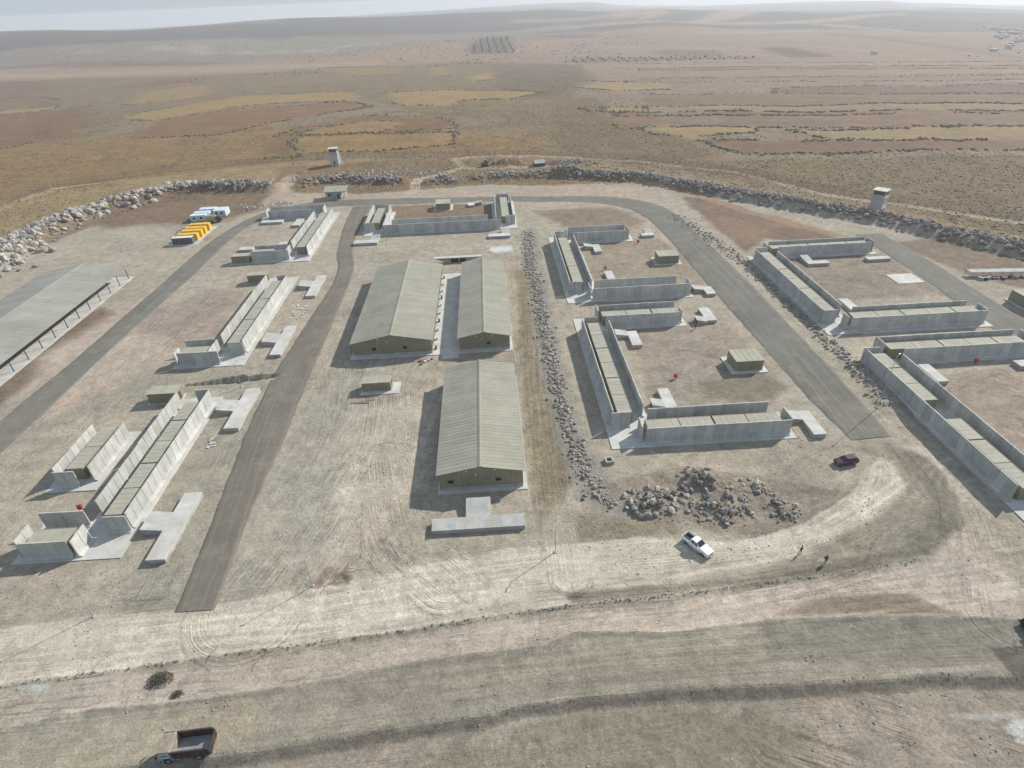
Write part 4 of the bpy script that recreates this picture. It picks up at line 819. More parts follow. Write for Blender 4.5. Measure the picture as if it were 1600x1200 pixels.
# --- E
pad('concrete_pad', 21.6, 31.6, 156.9, 213.6, PAD_Z); pad('concrete_pad', 31.6, 51.9, 205.5, 214.6, PAD_Z); pad('concrete_pad', 31.6, 58.9, 156.7, 165.4, PAD_Z)
wall('outer left of '+E, 23.2, 164.7, 23.2, 208.0); wall('inner right of the long row, '+E, 29.8, 165.0, 29.8, 205.0); wall('front end of the long row, '+E, 22.7, 164.0, 26.8, 164.0); wall('rear end of the long row, '+E, 23.6, 209.3, 27.1, 209.3)
wall('front of the back cross row, '+E, 29.3, 207.0, 49.8, 207.0); wall('rear of the back cross row, '+E, 28.8, 213.3, 49.9, 213.3); wall('right end of the back cross row, '+E, 50.4, 207.6, 50.4, 213.0); wall('left end of the back cross row, '+E, 28.05, 210.2, 28.05, 214.2)
wall('front of the near cross row, '+E, 29.1, 158.3, 57.9, 158.3); wall('rear of the near cross row, '+E, 30.4, 164.2, 55.4, 164.2); wall('right end of the near cross row, '+E, 58.0, 158.8, 58.0, 162.6); wall('left end of the near cross row, '+E, 28.5, 158.8, 28.5, 163.0)
row_y(25.8, 165.2, 205.0, 6, 'the long row, '+E)
# --- F
pad('concrete_pad', 21.7, 31.4, 90.0, 146.8, PAD_Z); pad('concrete_pad', 31.4, 51.6, 139.3, 148.1, PAD_Z); pad('concrete_pad', 31.4, 58.9, 90.0, 99.0, PAD_Z)
wall('outer left of '+F_, 23.2, 97.8, 23.2, 140.1); wall('inner right of the long row, '+F_, 29.9, 99.8, 29.9, 138.1); wall('front end of the long row, '+F_, 22.7, 97.1, 26.8, 97.1); wall('rear end of the long row, '+F_, 23.8, 140.3, 27.3, 140.3)
wall('front of the back cross row, '+F_, 29.6, 140.55, 49.8, 140.55); wall('rear of the back cross row, '+F_, 28.8, 147.0, 49.9, 147.0); wall('right end of the back cross row, '+F_, 50.3, 141.1, 50.3, 143.9); wall('left end of the back cross row, '+F_, 28.1, 143.9, 28.1, 147.6)
wall('front of the near cross row, '+F_, 28.6, 91.35, 57.8, 91.35); wall('rear of the near cross row, '+F_, 30.4, 97.85, 55.7, 97.85); wall('right end of the near cross row, '+F_, 57.9, 92.0, 57.9, 96.0); wall('left end of the near cross row, '+F_, 28.0, 91.9, 28.0, 95.2)
row_y(25.8, 98.2, 138.5, 6, 'the long row, '+F_); row_x(143.5, 29.0, 49.3, 3, 'the back cross row, '+F_); row_x(93.8, 29.2, 56.4, 4, 'the near cross row, '+F_)
# --- G
pad('concrete_pad', 85.4, 94.4, 130.0, 185.2, PAD_Z); pad('concrete_pad', 94.4, 127.9, 181.6, 189.0, PAD_Z); pad('concrete_pad', 94.4, 128.6, 129.6, 139.0, PAD_Z)
wall('outer left of '+G_, 86.6, 137.3, 86.6, 182.0); wall('inner right of the long row, '+G_, 92.8, 139.4, 92.8, 179.6); wall('front end of the long row, '+G_, 86.5, 136.6, 90.4, 136.6); wall('rear end of the long row, '+G_, 87.2, 183.0, 90.4, 183.0)
wall('front of the back cross row, '+G_, 94.6, 182.9, 126.0, 182.9); wall('rear of the back cross row, '+G_, 93.5, 188.2, 126.3, 188.2); wall('right end of the back cross row, '+G_, 126.9, 183.4, 126.9, 187.8); wall('left end of the back cross row, '+G_, 91.9, 184.6, 91.9, 188.4)
wall('front of the near cross row, '+G_, 91.6, 131.7, 127.2, 131.7); wall('rear of the near cross row, '+G_, 94.9, 137.8, 125.9, 137.8); wall('right end of the near cross row, '+G_, 127.6, 132.3, 127.6, 136.0); wall('left end of the near cross row, '+G_, 91.1, 132.2, 91.1, 135.0)
row_y(89.3, 138.4, 181.0, 6, 'the long row, '+G_); row_x(185.4, 93.0, 125.3, 5, 'the back cross row, '+G_); row_x(134.9, 93.2, 126.8, 5, 'the near cross row, '+G_)
# --- H
pad('concrete_pad', 85.7, 95.4, 60.0, 119.6, PAD_Z); pad('concrete_pad', 95.4, 128.6, 114.1, 122.6, PAD_Z)
wall('outer left of '+H_, 86.6, 69.8, 86.6, 115.9); wall('inner right of the long row, '+H_, 93.4, 68.0, 93.4, 113.2); wall('rear end of the long row, '+H_, 86.4, 116.8, 90.2, 116.8)
wall('front of the cross row, '+H_, 95.2, 115.4, 127.0, 115.4); wall('rear of the cross row, '+H_, 92.7, 121.4, 126.0, 121.4); wall('left end of the cross row, '+H_, 92.2, 118.0, 92.2, 121.9); wall('right end of the cross row, '+H_, 127.5, 116.0, 127.5, 121.4)
row_y(89.2, 96.2, 115.3, 3, 'the far part of the long row, '+H_); row_y(89.4, 69.9, 89.6, 3, 'the near part of the long row, '+H_); row_x(118.4, 93.0, 125.4, 5, 'the cross row, '+H_)

# ------------------------------------------------------------------ low shelters
S = shelter
S('long pale shelter slab below the middle left trench, beside the brown road', -59.4, -56.2, 103.6, 119.0, (-63.0,-59.4,110.2,114.2), 'W')
S('long pale shelter slab nearest the camera, left of the brown road', -59.5, -56.3, 68.2, 84.0, (-63.0,-59.5,74.8,79.0), 'W')
S('pale shelter slab right of the middle left compound, nearer one', -58.7, -55.8, 134.8, 151.0, (-62.3,-58.7,141.4,146.2), 'W')
S('pale shelter slab right of the middle left compound, farther one', -58.1, -55.1, 170.8, 186.7, (-61.6,-58.1,178.0,182.4), 'W')
S('shelter slab with a stub in front of the back left cross row', -95.2, -86.2, 247.8, 250.8, (-95.6,-92.6,250.8,254.2), 'N')
S('small shelter tucked between the back left long row and cross row', -80.6, -77.6, 241.8, 250.4, None)
S('shelter behind the khaki hut of the back left compound', -93.6, -88.4, 215.6, 218.6, None)
S('small low shelter behind front wall of back left compound', -80.0, -76.8, 219.6, 222.0, None)
S('shelter lying left in front of the compound behind the sheds', -51.2, -42.2, 216.0, 219.4, (-45.2,-42.2,219.4,223.2), 'N')
S('shelter lying right in front of the compound behind the sheds', -.6, 7.6, 216.0, 219.0, (4.6,7.4,219.0,223.4), 'N')
S('small square shelter beside the hut of the compound behind the sheds', -8.9, -6.0, 257.4, 261.5, (-6.0,-3.0,260.0,262.6), 'E')
S('shelter inside the near left corner of the compound right of paired sheds', 35.9, 38.4, 171.0, 177.2, None)
S('elbowed shelter under the back cross row, compound right of paired sheds', 35.9, 38.5, 194.8, 202.0, (33.2,35.9,199.6,202.4), 'W')
S('bent shelter right of the back cross row, compound right of paired sheds', 55.6, 60.2, 208.2, 211.0, (57.4,60.0,211.0,214.2), 'N')
S('elbowed shelter right of the near cross row, compound right of paired sheds', 62.5, 65.2, 156.4, 161.6, (59.6,62.5,159.4,162.4), 'W')
S('elbowed shelter inside the maroon car compound below its back cross row', 34.4, 37.0, 129.0, 136.5, (31.4,34.4,134.2,137.0), 'W')
S('forked shelter behind the near cross row, compound nearest the maroon car', 35.5, 38.0, 101.8, 109.1, (33.0,35.5,102.2,104.8), 'W')
S('pale elbowed shelter at the road edge right of the near cross row', 62.0, 64.6, 89.7, 97.6, (59.2,62.0,94.8,97.6), 'W')
S('forked shelter right of the back cross row, compound nearest the maroon car', 57.0, 59.9, 140.0, 147.7, (54.4,57.0,139.6,142.4), 'W')
S('angled shelter under the back cross row of the white slab compound', 101.2, 108.2, 174.3, 176.6, (101.2,103.6,176.6,180.8), 'N')
S('straight shelter beside the far road of the white slab compound', 121.2, 128.7, 175.3, 177.6, None)
S('shelter in the near left corner of the white slab compound', 97.4, 100.1, 141.6, 148.6, None)
S('shelter beside the long row of the right edge compound', 97.5, 100.1, 105.4, 112.8, None)
S('shelter cut by the right frame edge in the last compound', 119.6, 127.0, 109.5, 112.1, None)
S('grey shelter with a square hatch in front of the nearest shed', -12.8, 3.1, 70.6, 73.4, (-6.9,-2.8,73.4,77.2), 'N', 1.0, 'slab_old')

# ------------------------------------------------------------------ huts
hut('khaki hut in the compound nearest the maroon car', 55.6, 62.3, 115.4, 121.0)
hut('khaki hut in the compound right of the paired sheds', 54.9, 61.8, 182.7, 187.9)
hut('khaki hut inside the compound behind the big sheds', -22.7, -16.4, 255.0, 261.9)
hut('khaki hut left of the nearest long row, beside the trench', -80.9, -74.2, 116.2, 119.7, plinth=(.4,.2,.3,.3))
hut('khaki hut left of the middle long row, at its far end', -80.3, -74.0, 185.2, 188.2, plinth=(.4,.2,.3,.3))
hut('khaki hut at the left end of the back left front wall', -91.8, -85.6, 203.6, 206.8, plinth=(.6,-.2,.9,.3))
hut('small khaki hut alone between the brown road and nearest shed', -31.8, -25.0, 116.0, 119.0, 2.35, plinth=(.3,1.8,1.4,.5))
hut('large khaki hut cut by the right frame edge', 143.1, 154.0, 130.5, 144.0, 3.0, plinth=(.5,.5,.5,.5))

# ------------------------------------------------------------------ the three big khaki sheds
def roof_sheet_mesh(run, rise, w, mat):
    """one roofing sheet laid up the slope (local x: across the shed from eave 0 to ridge run), with two standing ribs"""
    b = MB(); t = .05
    b.add([(0,-w/2,0),(run,-w/2,rise),(run,w/2,rise),(0,w/2,0),(0,-w/2,-t),(run,-w/2,rise-t),(run,w/2,rise-t),(0,w/2,-t)],
          [(0,1,2,3),(7,6,5,4),(4,5,1,0),(3,2,6,7),(0,3,7,4),(5,6,2,1)])
    for yy in (-w/2+.06,):
        b.add([(0,yy-.05,.002),(run,yy-.05,rise+.002),(run,yy,rise+.028),(0,yy,.028),(0,yy+.05,.002),(run,yy+.05,rise+.002)], [(0,1,2,3),(3,2,5,4)])
    return b.mesh('roof_sheet', mat)
def gable_roof(t, W, L, eave, ridge, over, mat, sheet=1.0):
    run = W/2 + over; rise = (ridge-eave)*run/(W/2); n = round((L+2*over)/sheet); w = (L+2*over)/n
    me = roof_sheet_mesh(run-.02, rise, w*.985, M[mat]); z0 = ridge - rise
    for i in range(n):
        y = -L/2-over + (i+.5)*w
        o = link('roof_sheet', me, t, (-run, y, z0 + rr.uniform(0,.012)))
        o = link('roof_sheet', me, t, (run, y, z0 + rr.uniform(0,.012)), math.pi)
    b = MB(); b.extrude([(-.35,ridge-.06),(.35,ridge-.06),(.35,ridge+.02),(0,ridge+.13),(-.35,ridge+.02)], 'y', -L/2-over-.02, L/2+over+.02)
    b.obj('ridge_cap', M[mat], t)
    for s in (-1, 1):
        g = MB(); g.box(s*(run+.08)-.09, s*(run+.08)+.09, -L/2-over, L/2+over, z0-.16, z0-.02); g.obj('gutter', M[mat], t)
def barn(label, x0, x1, y0, y1, eave, ridge, wins, units=0, apron=(.7,.8,.9,.9), roof='khaki_roof'):
    cx, cy, W, L = (x0+x1)/2, (y0+y1)/2, x1-x0, y1-y0
    t = thing('khaki_shed', label, 'shed', (cx, cy, 0), 0, 'big khaki gabled sheds')
    pad('concrete_apron', x0-apron[0], x1+apron[1], y0-apron[2], y1+apron[3], .16)
    b = MB(); b.box(-W/2-.05, W/2+.05, -L/2-.05, L/2+.05, .10, .75); b.obj('plinth', M['slab_old'], t)
    b = MB(); b.extrude([(-W/2,.751),(W/2,.751),(W/2,eave-.08),(0,ridge-.1),(-W/2,eave-.08)], 'y', -L/2, L/2)
    n = int(W/1.0)
    for s in (-1, 1):                # wall cladding ribs
        for i in range(n+1):
            xx = -W/2 + .1 + i*(W-.2)/n; top = eave-.1 + (ridge-eave)*(1-abs(xx)/(W/2))
            b.box(xx-.04, xx+.04, s*(L/2+.02)-.03, s*(L/2+.02)+.03, .76, top-.1)
    for s in (-1, 1):
        m = int(L/1.0)
        for i in range(m+1):
            yy = -L/2+.1+i*(L-.2)/m; b.box(s*(W/2+.02)-.03, s*(W/2+.02)+.03, yy-.04, yy+.04, .76, eave-.15)
    b.obj('wall', M['khaki_wall'], t)
    gable_roof(t, W, L, eave, ridge, .35, roof)
    for wx in wins:
        f = MB(); yy = -L/2-.06
        f.box(wx-.55, wx+.55, yy-.03, yy+.05, 1.75, 1.83); f.box(wx-.55, wx+.55, yy-.03, yy+.05, 2.57, 2.65); f.box(wx-.55, wx-.47, yy-.03, yy+.05, 1.83, 2.57); f.box(wx+.47, wx+.55, yy-.03, yy+.05, 1.83, 2.57)
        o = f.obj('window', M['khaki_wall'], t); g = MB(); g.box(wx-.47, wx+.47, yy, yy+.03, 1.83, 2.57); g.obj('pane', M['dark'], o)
    for lx, lz in ((-W*.17, ridge-1.0), (W*.17, ridge-1.0), (-.2*W*.3, ridge-1.9)):
        q = MB(); q.box(lx-.13, lx+.13, -L/2-.32, -L/2-.05, lz-.1, lz+.12); q.obj('wall_lamp', M['white'], t)
    for sx in (-1, 1):               # side windows and downpipes
        for i in range(units):
            yy = -L/2 + 2.5 + i*(L-5)/(units-1)
            q = MB(); q.box(sx*(W/2+.06)-.03, sx*(W/2+.06)+.03, yy-.5, yy+.5, 1.7, 2.5); q.obj('side_window', M['glass'], t)
            q = MB(); q.tube((sx*(W/2+.28), yy+1.4, .2), (sx*(W/2+.28), yy+1.4, eave-.2), .06, n=6); q.obj('downpipe', M['khaki_roof'], t)
    if units:
        for i in range(units):
            yy = -L/2 + 2.0 + i*(L-4.5)/(units-1); q = MB(); q.box(W/2+.62, W/2+1.0, yy-.42, yy+.42, .17, .95); q.tube((W/2+1.001, yy, .58), (W/2+1.02, yy, .58), .27, n=10)
            q.obj('air_conditioner', M['cream'] if i % 3 else M['black'], t)
    return t
barn('wide khaki gabled shed, left of the pair', -36.5, -16.5, 132.4, 183.0, 4.15, 6.1, (-4.6, 3.2), 10, apron=(.9,2.4,1.1,1.2))
barn('narrow khaki gabled shed, right of the pair', -9.3, 3.4, 132.4, 183.2, 4.15, 5.45, (1.0,), 0, apron=(.5,.8,1.1,.9))
barn('khaki gabled shed standing alone nearest the camera', -11.8, 3.4, 81.2, 118.0, 4.15, 5.65, (-5.6, 3.1), 0, apron=(.5,.85,.95,.9))
pad('concrete_yard', -14.1, -9.8, 129.2, 184.2, .13)
# concrete duct behind the paired sheds with two dark openings
t = thing('concrete_canopy', 'long pale concrete canopy with two dark openings behind the paired sheds', 'canopy', (-11.6, 194.6, 0))
q = MB(); q.box(-8.2, 8.2, -.7, .9, 1.55, 1.85); q.obj('roof_slab', M['slab'], t)
q = MB(); q.extrude([(-8.0,1.549),(-3.0,.0),(-2.6,0),(-2.6,1.549)], 'y', -.4, .6); q.extrude([(8.0,1.549),(2.6,1.549),(2.6,0),(3.0,0)], 'y', -.4, .6)
for xx in (-2.5, 0.5, 3.6):
    q.box(xx-.18, xx+.18, -.55, .7, -.1, 1.549)
q.box(-2.6, 2.6, .45, .65, -.1, 1.54); q.obj('wall', M['slab_old'], t)
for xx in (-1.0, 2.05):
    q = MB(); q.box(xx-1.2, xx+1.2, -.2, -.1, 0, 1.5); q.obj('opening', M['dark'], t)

# ------------------------------------------------------------------ open-sided shed on the left
def open_shed():
    x0, x1, y0, y1 = -151.0, -124.1, 117.3, 195.3; cx, cy, W, L = (x0+x1)/2, (y0+y1)/2, x1-x0, y1-y0
    t = thing('open_shed', 'long open-sided shed with grey gabled roof on blue posts at far left', 'shed', (cx, cy, 0))
    pad('concrete_floor', x0-1.2, -122.9, y0-2, 206.0 if False else 196.9, .14)
    gable_roof(t, W-.2, L, 3.9, 6.0, .15, 'grey_roof')
    for s in (-1, 1):
        for k in range(14):
            yy = 117.3 + 6.0*k - cy; q = MB()
            q.box(s*W/2-.07, s*W/2+.07, yy-.1, yy-.085, .14, 3.75); q.box(s*W/2-.07, s*W/2+.07, yy+.085, yy+.1, .14, 3.75); q.box(s*W/2-.012, s*W/2+.012, yy-.085, yy+.085, .14, 3.75)
            q.box(s*W/2-.2, s*W/2+.2, yy-.2, yy+.2, .14, .19)
            q.obj('post', M['blue_post'], t)
            if s == 1:
                q = MB(); q.tube((-W/2, yy, 3.7), (0, yy, 5.75), .09, n=6); q.tube((0, yy, 5.75), (W/2, yy, 3.7), .09, n=6); q.tube((-W/2, yy, 3.65), (W/2, yy, 3.65), .06, n=6)
                for f in (-.5, 0, .5):
                    q.tube((f*W/2, yy, 3.65), (f*W/2, yy, 3.7+2.05*(1-abs(f))), .05, n=5)
                q.obj('roof_truss', M['blue_post'], t)
open_shed()

# ------------------------------------------------------------------ guard house
t = thing('guard_house', 'stone guard house with flat overhanging roof and pale pillars by the back road', 'guard house', (-70.6, 283.6, tz(-70.6, 283.6)), .05)
q = MB(); q.box(-4.4, 2.6, -2.2, 3.4, -.4, 3.3); q.obj('wall', M['slab_old'], t)
q = MB(); q.extrude([(-3.2,3.32),(4.6,4.1),(4.6,4.38),(-3.2,3.6)], 'x', -5.3, 5.2); q.obj('roof', M['khaki_roof'], t)
for i in range(4):
    q = MB(); yy = -2.0 + i*1.8; q.box(4.0, 4.4, yy-.2, yy+.2, -.4, 3.4 + (yy+2.2)*.1); q.obj('pillar', M['white'], t)
q = MB(); q.box(-3.4, -2.2, -2.23, -2.2, 1.2, 2.4); q.obj('window', M['glass'], t); q = MB(); q.box(.6, 1.8, -2.23, -2.2, -.2, 2.3); q.obj('door', M['olive'], t)

# ------------------------------------------------------------------ watchtowers
def tower(label, x, y, rz, flare, stair):
    t = thing('watchtower', label, 'watchtower', (x, y, tz(x, y)-.2), rz, 'concrete watchtowers on the perimeter'); c = 2.15
    q = MB(); q.frustum((-c-flare, c+flare, -c-flare, c+flare), (-c, c, -c, c), -.3, 3.6); q.frustum((-c, c, -c, c), (-c+.12, c-.12, -c+.12, c-.12), 3.601, 6.4); q.obj('shaft', M['concrete'], t)
    q = MB(); q.box(-c-.35, c+.35, -c-.35, c+.35, 6.401, 6.65); q.obj('deck', M['slab'], t)
    q = MB()
    for sx in (-1, 1):
        for sy in (-1, 1): q.box(sx*(c-.12)-.17, sx*(c-.12)+.17, sy*(c-.12)-.17, sy*(c-.12)+.17, 6.651, 8.9)
    for s in (-1, 1):
        q.box(-c+.05, c-.05, s*(c-.12)-.1, s*(c-.12)+.1, 6.651, 7.5); q.box(s*(c-.12)-.1, s*(c-.12)+.1, -c+.05, c-.05, 6.651, 7.499)
    q.obj('cabin_wall', M['slab_old'], t)
    for k in range(4):
        g = MB(); g.box(-c+.3, c-.3, -c+.12, -c+.16, 7.5, 8.9); o = g.obj('cabin_window', M['glass'], t); o.rotation_euler[2] = k*math.pi/2
    q = MB(); q.box(-c-.4, c+.4, -c-.4, c+.4, 8.901, 9.15); q.obj('roof', M['slab'], t)
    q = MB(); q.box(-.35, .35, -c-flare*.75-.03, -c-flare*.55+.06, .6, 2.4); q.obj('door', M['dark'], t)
    if stair:
        q = MB(); n = 16
        for i in range(n):
            zz = 6.3 - i*6.4/n; xx = c + .55 + i*.055; q.box(xx, xx+.30, -.55, .55, zz-.08, zz)
        for s in (-.62, .62):
            q.extrude([(c+.40,6.4),(c+.75,6.4),(c+1.75,-.2),(c+1.3,-.2)], 'y', s-.06, s+.06)
            q.extrude([(c+.45,7.6),(c+.57,7.6),(c+1.7,.9),(c+1.58,.9)], 'y', s-.03, s+.03)
        q.box(c+.0, c+.75, -.62, .62, 6.25, 6.4); q.obj('stair', M['white'], t)
    return t
tower('pale concrete watchtower with a white stair beyond the back road', -84.6, 351.6, .06, .25, True)
tower('concrete watchtower with flared foot at the right perimeter', 151.0, 223.0, .72, 1.0, False)

# ================================================================== VEHICLES
def wheel(parent, x, y, r, w):
    q = MB(); q.tube((x, y-w/2, r), (x, y+w/2, r), r, n=16); o = q.obj('wheel', M['tyre'], parent)
    g = MB(); s = 1 if y > 0 else -1; g.tube((x, y+s*(w/2-.03), r), (x, y+s*(w/2+.012), r), r*.58, r*.5, n=12); g.obj('rim', M['rim'], o)
def loft(sections):                  # sections: list of (x, [(y,z)...]) closed loops of equal length
    b = MB(); n = len(sections[0][1]); vs_ = []
    for x, ring in sections: vs_ += [(x, y, z) for y, z in ring]
    fs_ = []
    for i in range(len(sections)-1):
        for j in range(n): fs_.append((i*n+j, (i+1)*n+j, (i+1)*n+(j+1) % n, i*n+(j+1) % n))
    fs_ += [tuple(range(n)), tuple(range((len(sections)-1)*n, len(sections)*n))[::-1]]
    b.add(vs_, fs_); return b
def ring(w, z0, z1, ch=.10): return [(-w,z0),(w,z0),(w+.02,z0+(z1-z0)*.55),(w-ch*.4,z1-ch),(w-ch*1.4,z1),(-w+ch*1.4,z1),(-w+ch*.4,z1-ch),(-w-.02,z0+(z1-z0)*.55)]
def bevel(o, w=.04, seg=2):
    m = o.modifiers.new('bevel', 'BEVEL'); m.width = w; m.segments = seg; m.limit_method = 'ANGLE'; m.angle_limit = R(35); return o
def pickup(label, x, y, heading):
    t = thing('pickup_truck', label, 'pickup truck', (x, y, tz(x, y)+.02), heading)
    b = loft([(2.62,ring(.70,.48,.92)),(2.52,ring(.84,.42,1.00)),(1.9,ring(.89,.40,1.07)),(1.05,ring(.91,.40,1.13)),(-.95,ring(.91,.40,1.13)),(-.96,ring(.91,.40,.62)),(-2.50,ring(.91,.40,.62)),(-2.62,ring(.88,.45,.62))])
    bevel(b.obj('body', M['white'], t))
    q = MB()                         # load bed: sides, tailgate, dark liner
    for s in (-1, 1): q.box(-2.60, -.97, s*.88-.05, s*.88+.05, .62, 1.12)
    q.box(-2.64, -2.55, -.83, .83, .62, 1.10); bevel(q.obj('bed_side', M['white'], t), .02, 1)
    q = MB(); q.box(-2.54, -.98, -.825, .825, .625, .66); q.obj('bed_liner', M['black'], t)
    b = loft([(.95,[(-.84,1.10),(.84,1.10),(.80,1.16),(-.80,1.16)]),(.12,[(-.84,1.10),(.84,1.10),(.66,1.72),(-.66,1.72)]),(-.78,[(-.84,1.10),(.84,1.10),(.66,1.74),(-.66,1.74)]),(-.98,[(-.84,1.10),(.84,1.10),(.70,1.55),(-.70,1.55)])])
    bevel(b.obj('cab', M['white'], t), .03)
    q = MB(); q.add([(.90,-.72,1.215),(.90,.72,1.215),(.20,.60,1.69),(.20,-.60,1.69)], [(0,1,2,3)]); q.obj('windscreen', M['glass'], t)
    for s in (-1, 1):
        q = MB()
        for xa, xb in ((.62, -.02), (-.14, -.74)):
            q.add([(xa, s*(.838-.0)+s*.004, 1.20), (xb, s*.842, 1.20), (xb, s*.715, 1.60), (min(xa, .30), s*.715, 1.60)], [(0,1,2,3) if s > 0 else (3,2,1,0)])
        q.obj('side_window', M['glass'], t)
        q = MB(); q.box(.70, .88, s*1.0-.09, s*1.0+.09, 1.16, 1.32); q.obj('mirror', M['white'], t)
        q = MB(); q.box(2.50, 2.63, s*.62-.16, s*.62+.16, .74, .90); q.obj('headlight', M['lamp_clear'], t)
        q = MB(); q.box(-2.66, -2.6, s*.84-.07, s*.84+.07, .75, 1.05); q.obj('tail_light', M['lamp_red'], t)
    q = MB(); q.box(2.60, 2.66, -.42, .42, .68, .90); q.obj('grille', M['black'], t)
    q = MB(); q.box(2.54, 2.72, -.80, .80, .42, .62); bevel(q.obj('bumper', M['steel'], t), .04)
    q = MB(); q.tube((-.98,-.6,1.12), (-.98,-.55,1.62), .03, n=6); q.tube((-.98,.6,1.12), (-.98,.55,1.62), .03, n=6); q.tube((-.98,-.55,1.62), (-.98,.55,1.62), .03, n=6); q.obj('roll_bar', M['black'], t)
    for xx in (1.62, -1.68):
        for s in (-1, 1): wheel(t, xx, s*.80, .37, .25)
def suv(label, x, y, heading):
    t = thing('parked_car', label, 'car', (x, y, tz(x, y)+.02), heading)
    b = loft([(2.18,ring(.64,.45,.80)),(2.08,ring(.80,.38,.92)),(1.4,ring(.87,.36,1.00)),(.8,ring(.88,.36,1.06)),(-1.7,ring(.88,.36,1.08)),(-2.12,ring(.85,.40,1.05)),(-2.2,ring(.74,.46,.95))])
    bevel(b.obj('body', M['maroon'], t))
    b = loft([(.95,[(-.78,1.03),(.78,1.03),(.74,1.08),(-.74,1.08)]),(.25,[(-.80,1.03),(.80,1.03),(.62,1.55),(-.62,1.55)]),(-1.6,[(-.80,1.05),(.80,1.05),(.63,1.60),(-.63,1.60)]),(-2.05,[(-.78,1.05),(.78,1.05),(.68,1.12),(-.68,1.12)])])
    bevel(b.obj('roof', M['maroon'], t), .04)
    q = MB(); q.add([(.92,-.68,1.115),(.92,.68,1.115),(.31,.56,1.525),(.31,-.56,1.525)], [(0,1,2,3)]); q.obj('windscreen', M['glass'], t)
    q = MB(); q.add([(-2.03,.64,1.15),(-2.03,-.64,1.15),(-1.68,-.58,1.54),(-1.68,.58,1.54)], [(0,1,2,3)]); q.obj('rear_window', M['glass'], t)
    for s in (-1, 1):
        q = MB()
        for xa, xb, xt in ((.70,-.20,.22),(-.28,-1.05,-.28),(-1.13,-1.72,-1.13)):
            q.add([(xa, s*.802, 1.12), (xb, s*.802, 1.12), (xb, s*.668, 1.50), (xt, s*.668, 1.50)], [(0,1,2,3) if s > 0 else (3,2,1,0)])
        q.obj('side_window', M['glass'], t)
        q = MB(); q.box(2.02, 2.17, s*.60-.14, s*.60+.14, .66, .80); q.obj('headlight', M['lamp_clear'], t)
        q = MB(); q.box(-2.2, -2.1, s*.72-.08, s*.72+.08, .72, .95); q.obj('tail_light', M['lamp_red'], t)
        q = MB(); q.box(.72, .86, s*.95-.08, s*.95+.08, 1.06, 1.18); q.obj('mirror', M['black'], t)
    for xx in (1.35, -1.35):
        for s in (-1, 1): wheel(t, xx, s*.77, .33, .22)
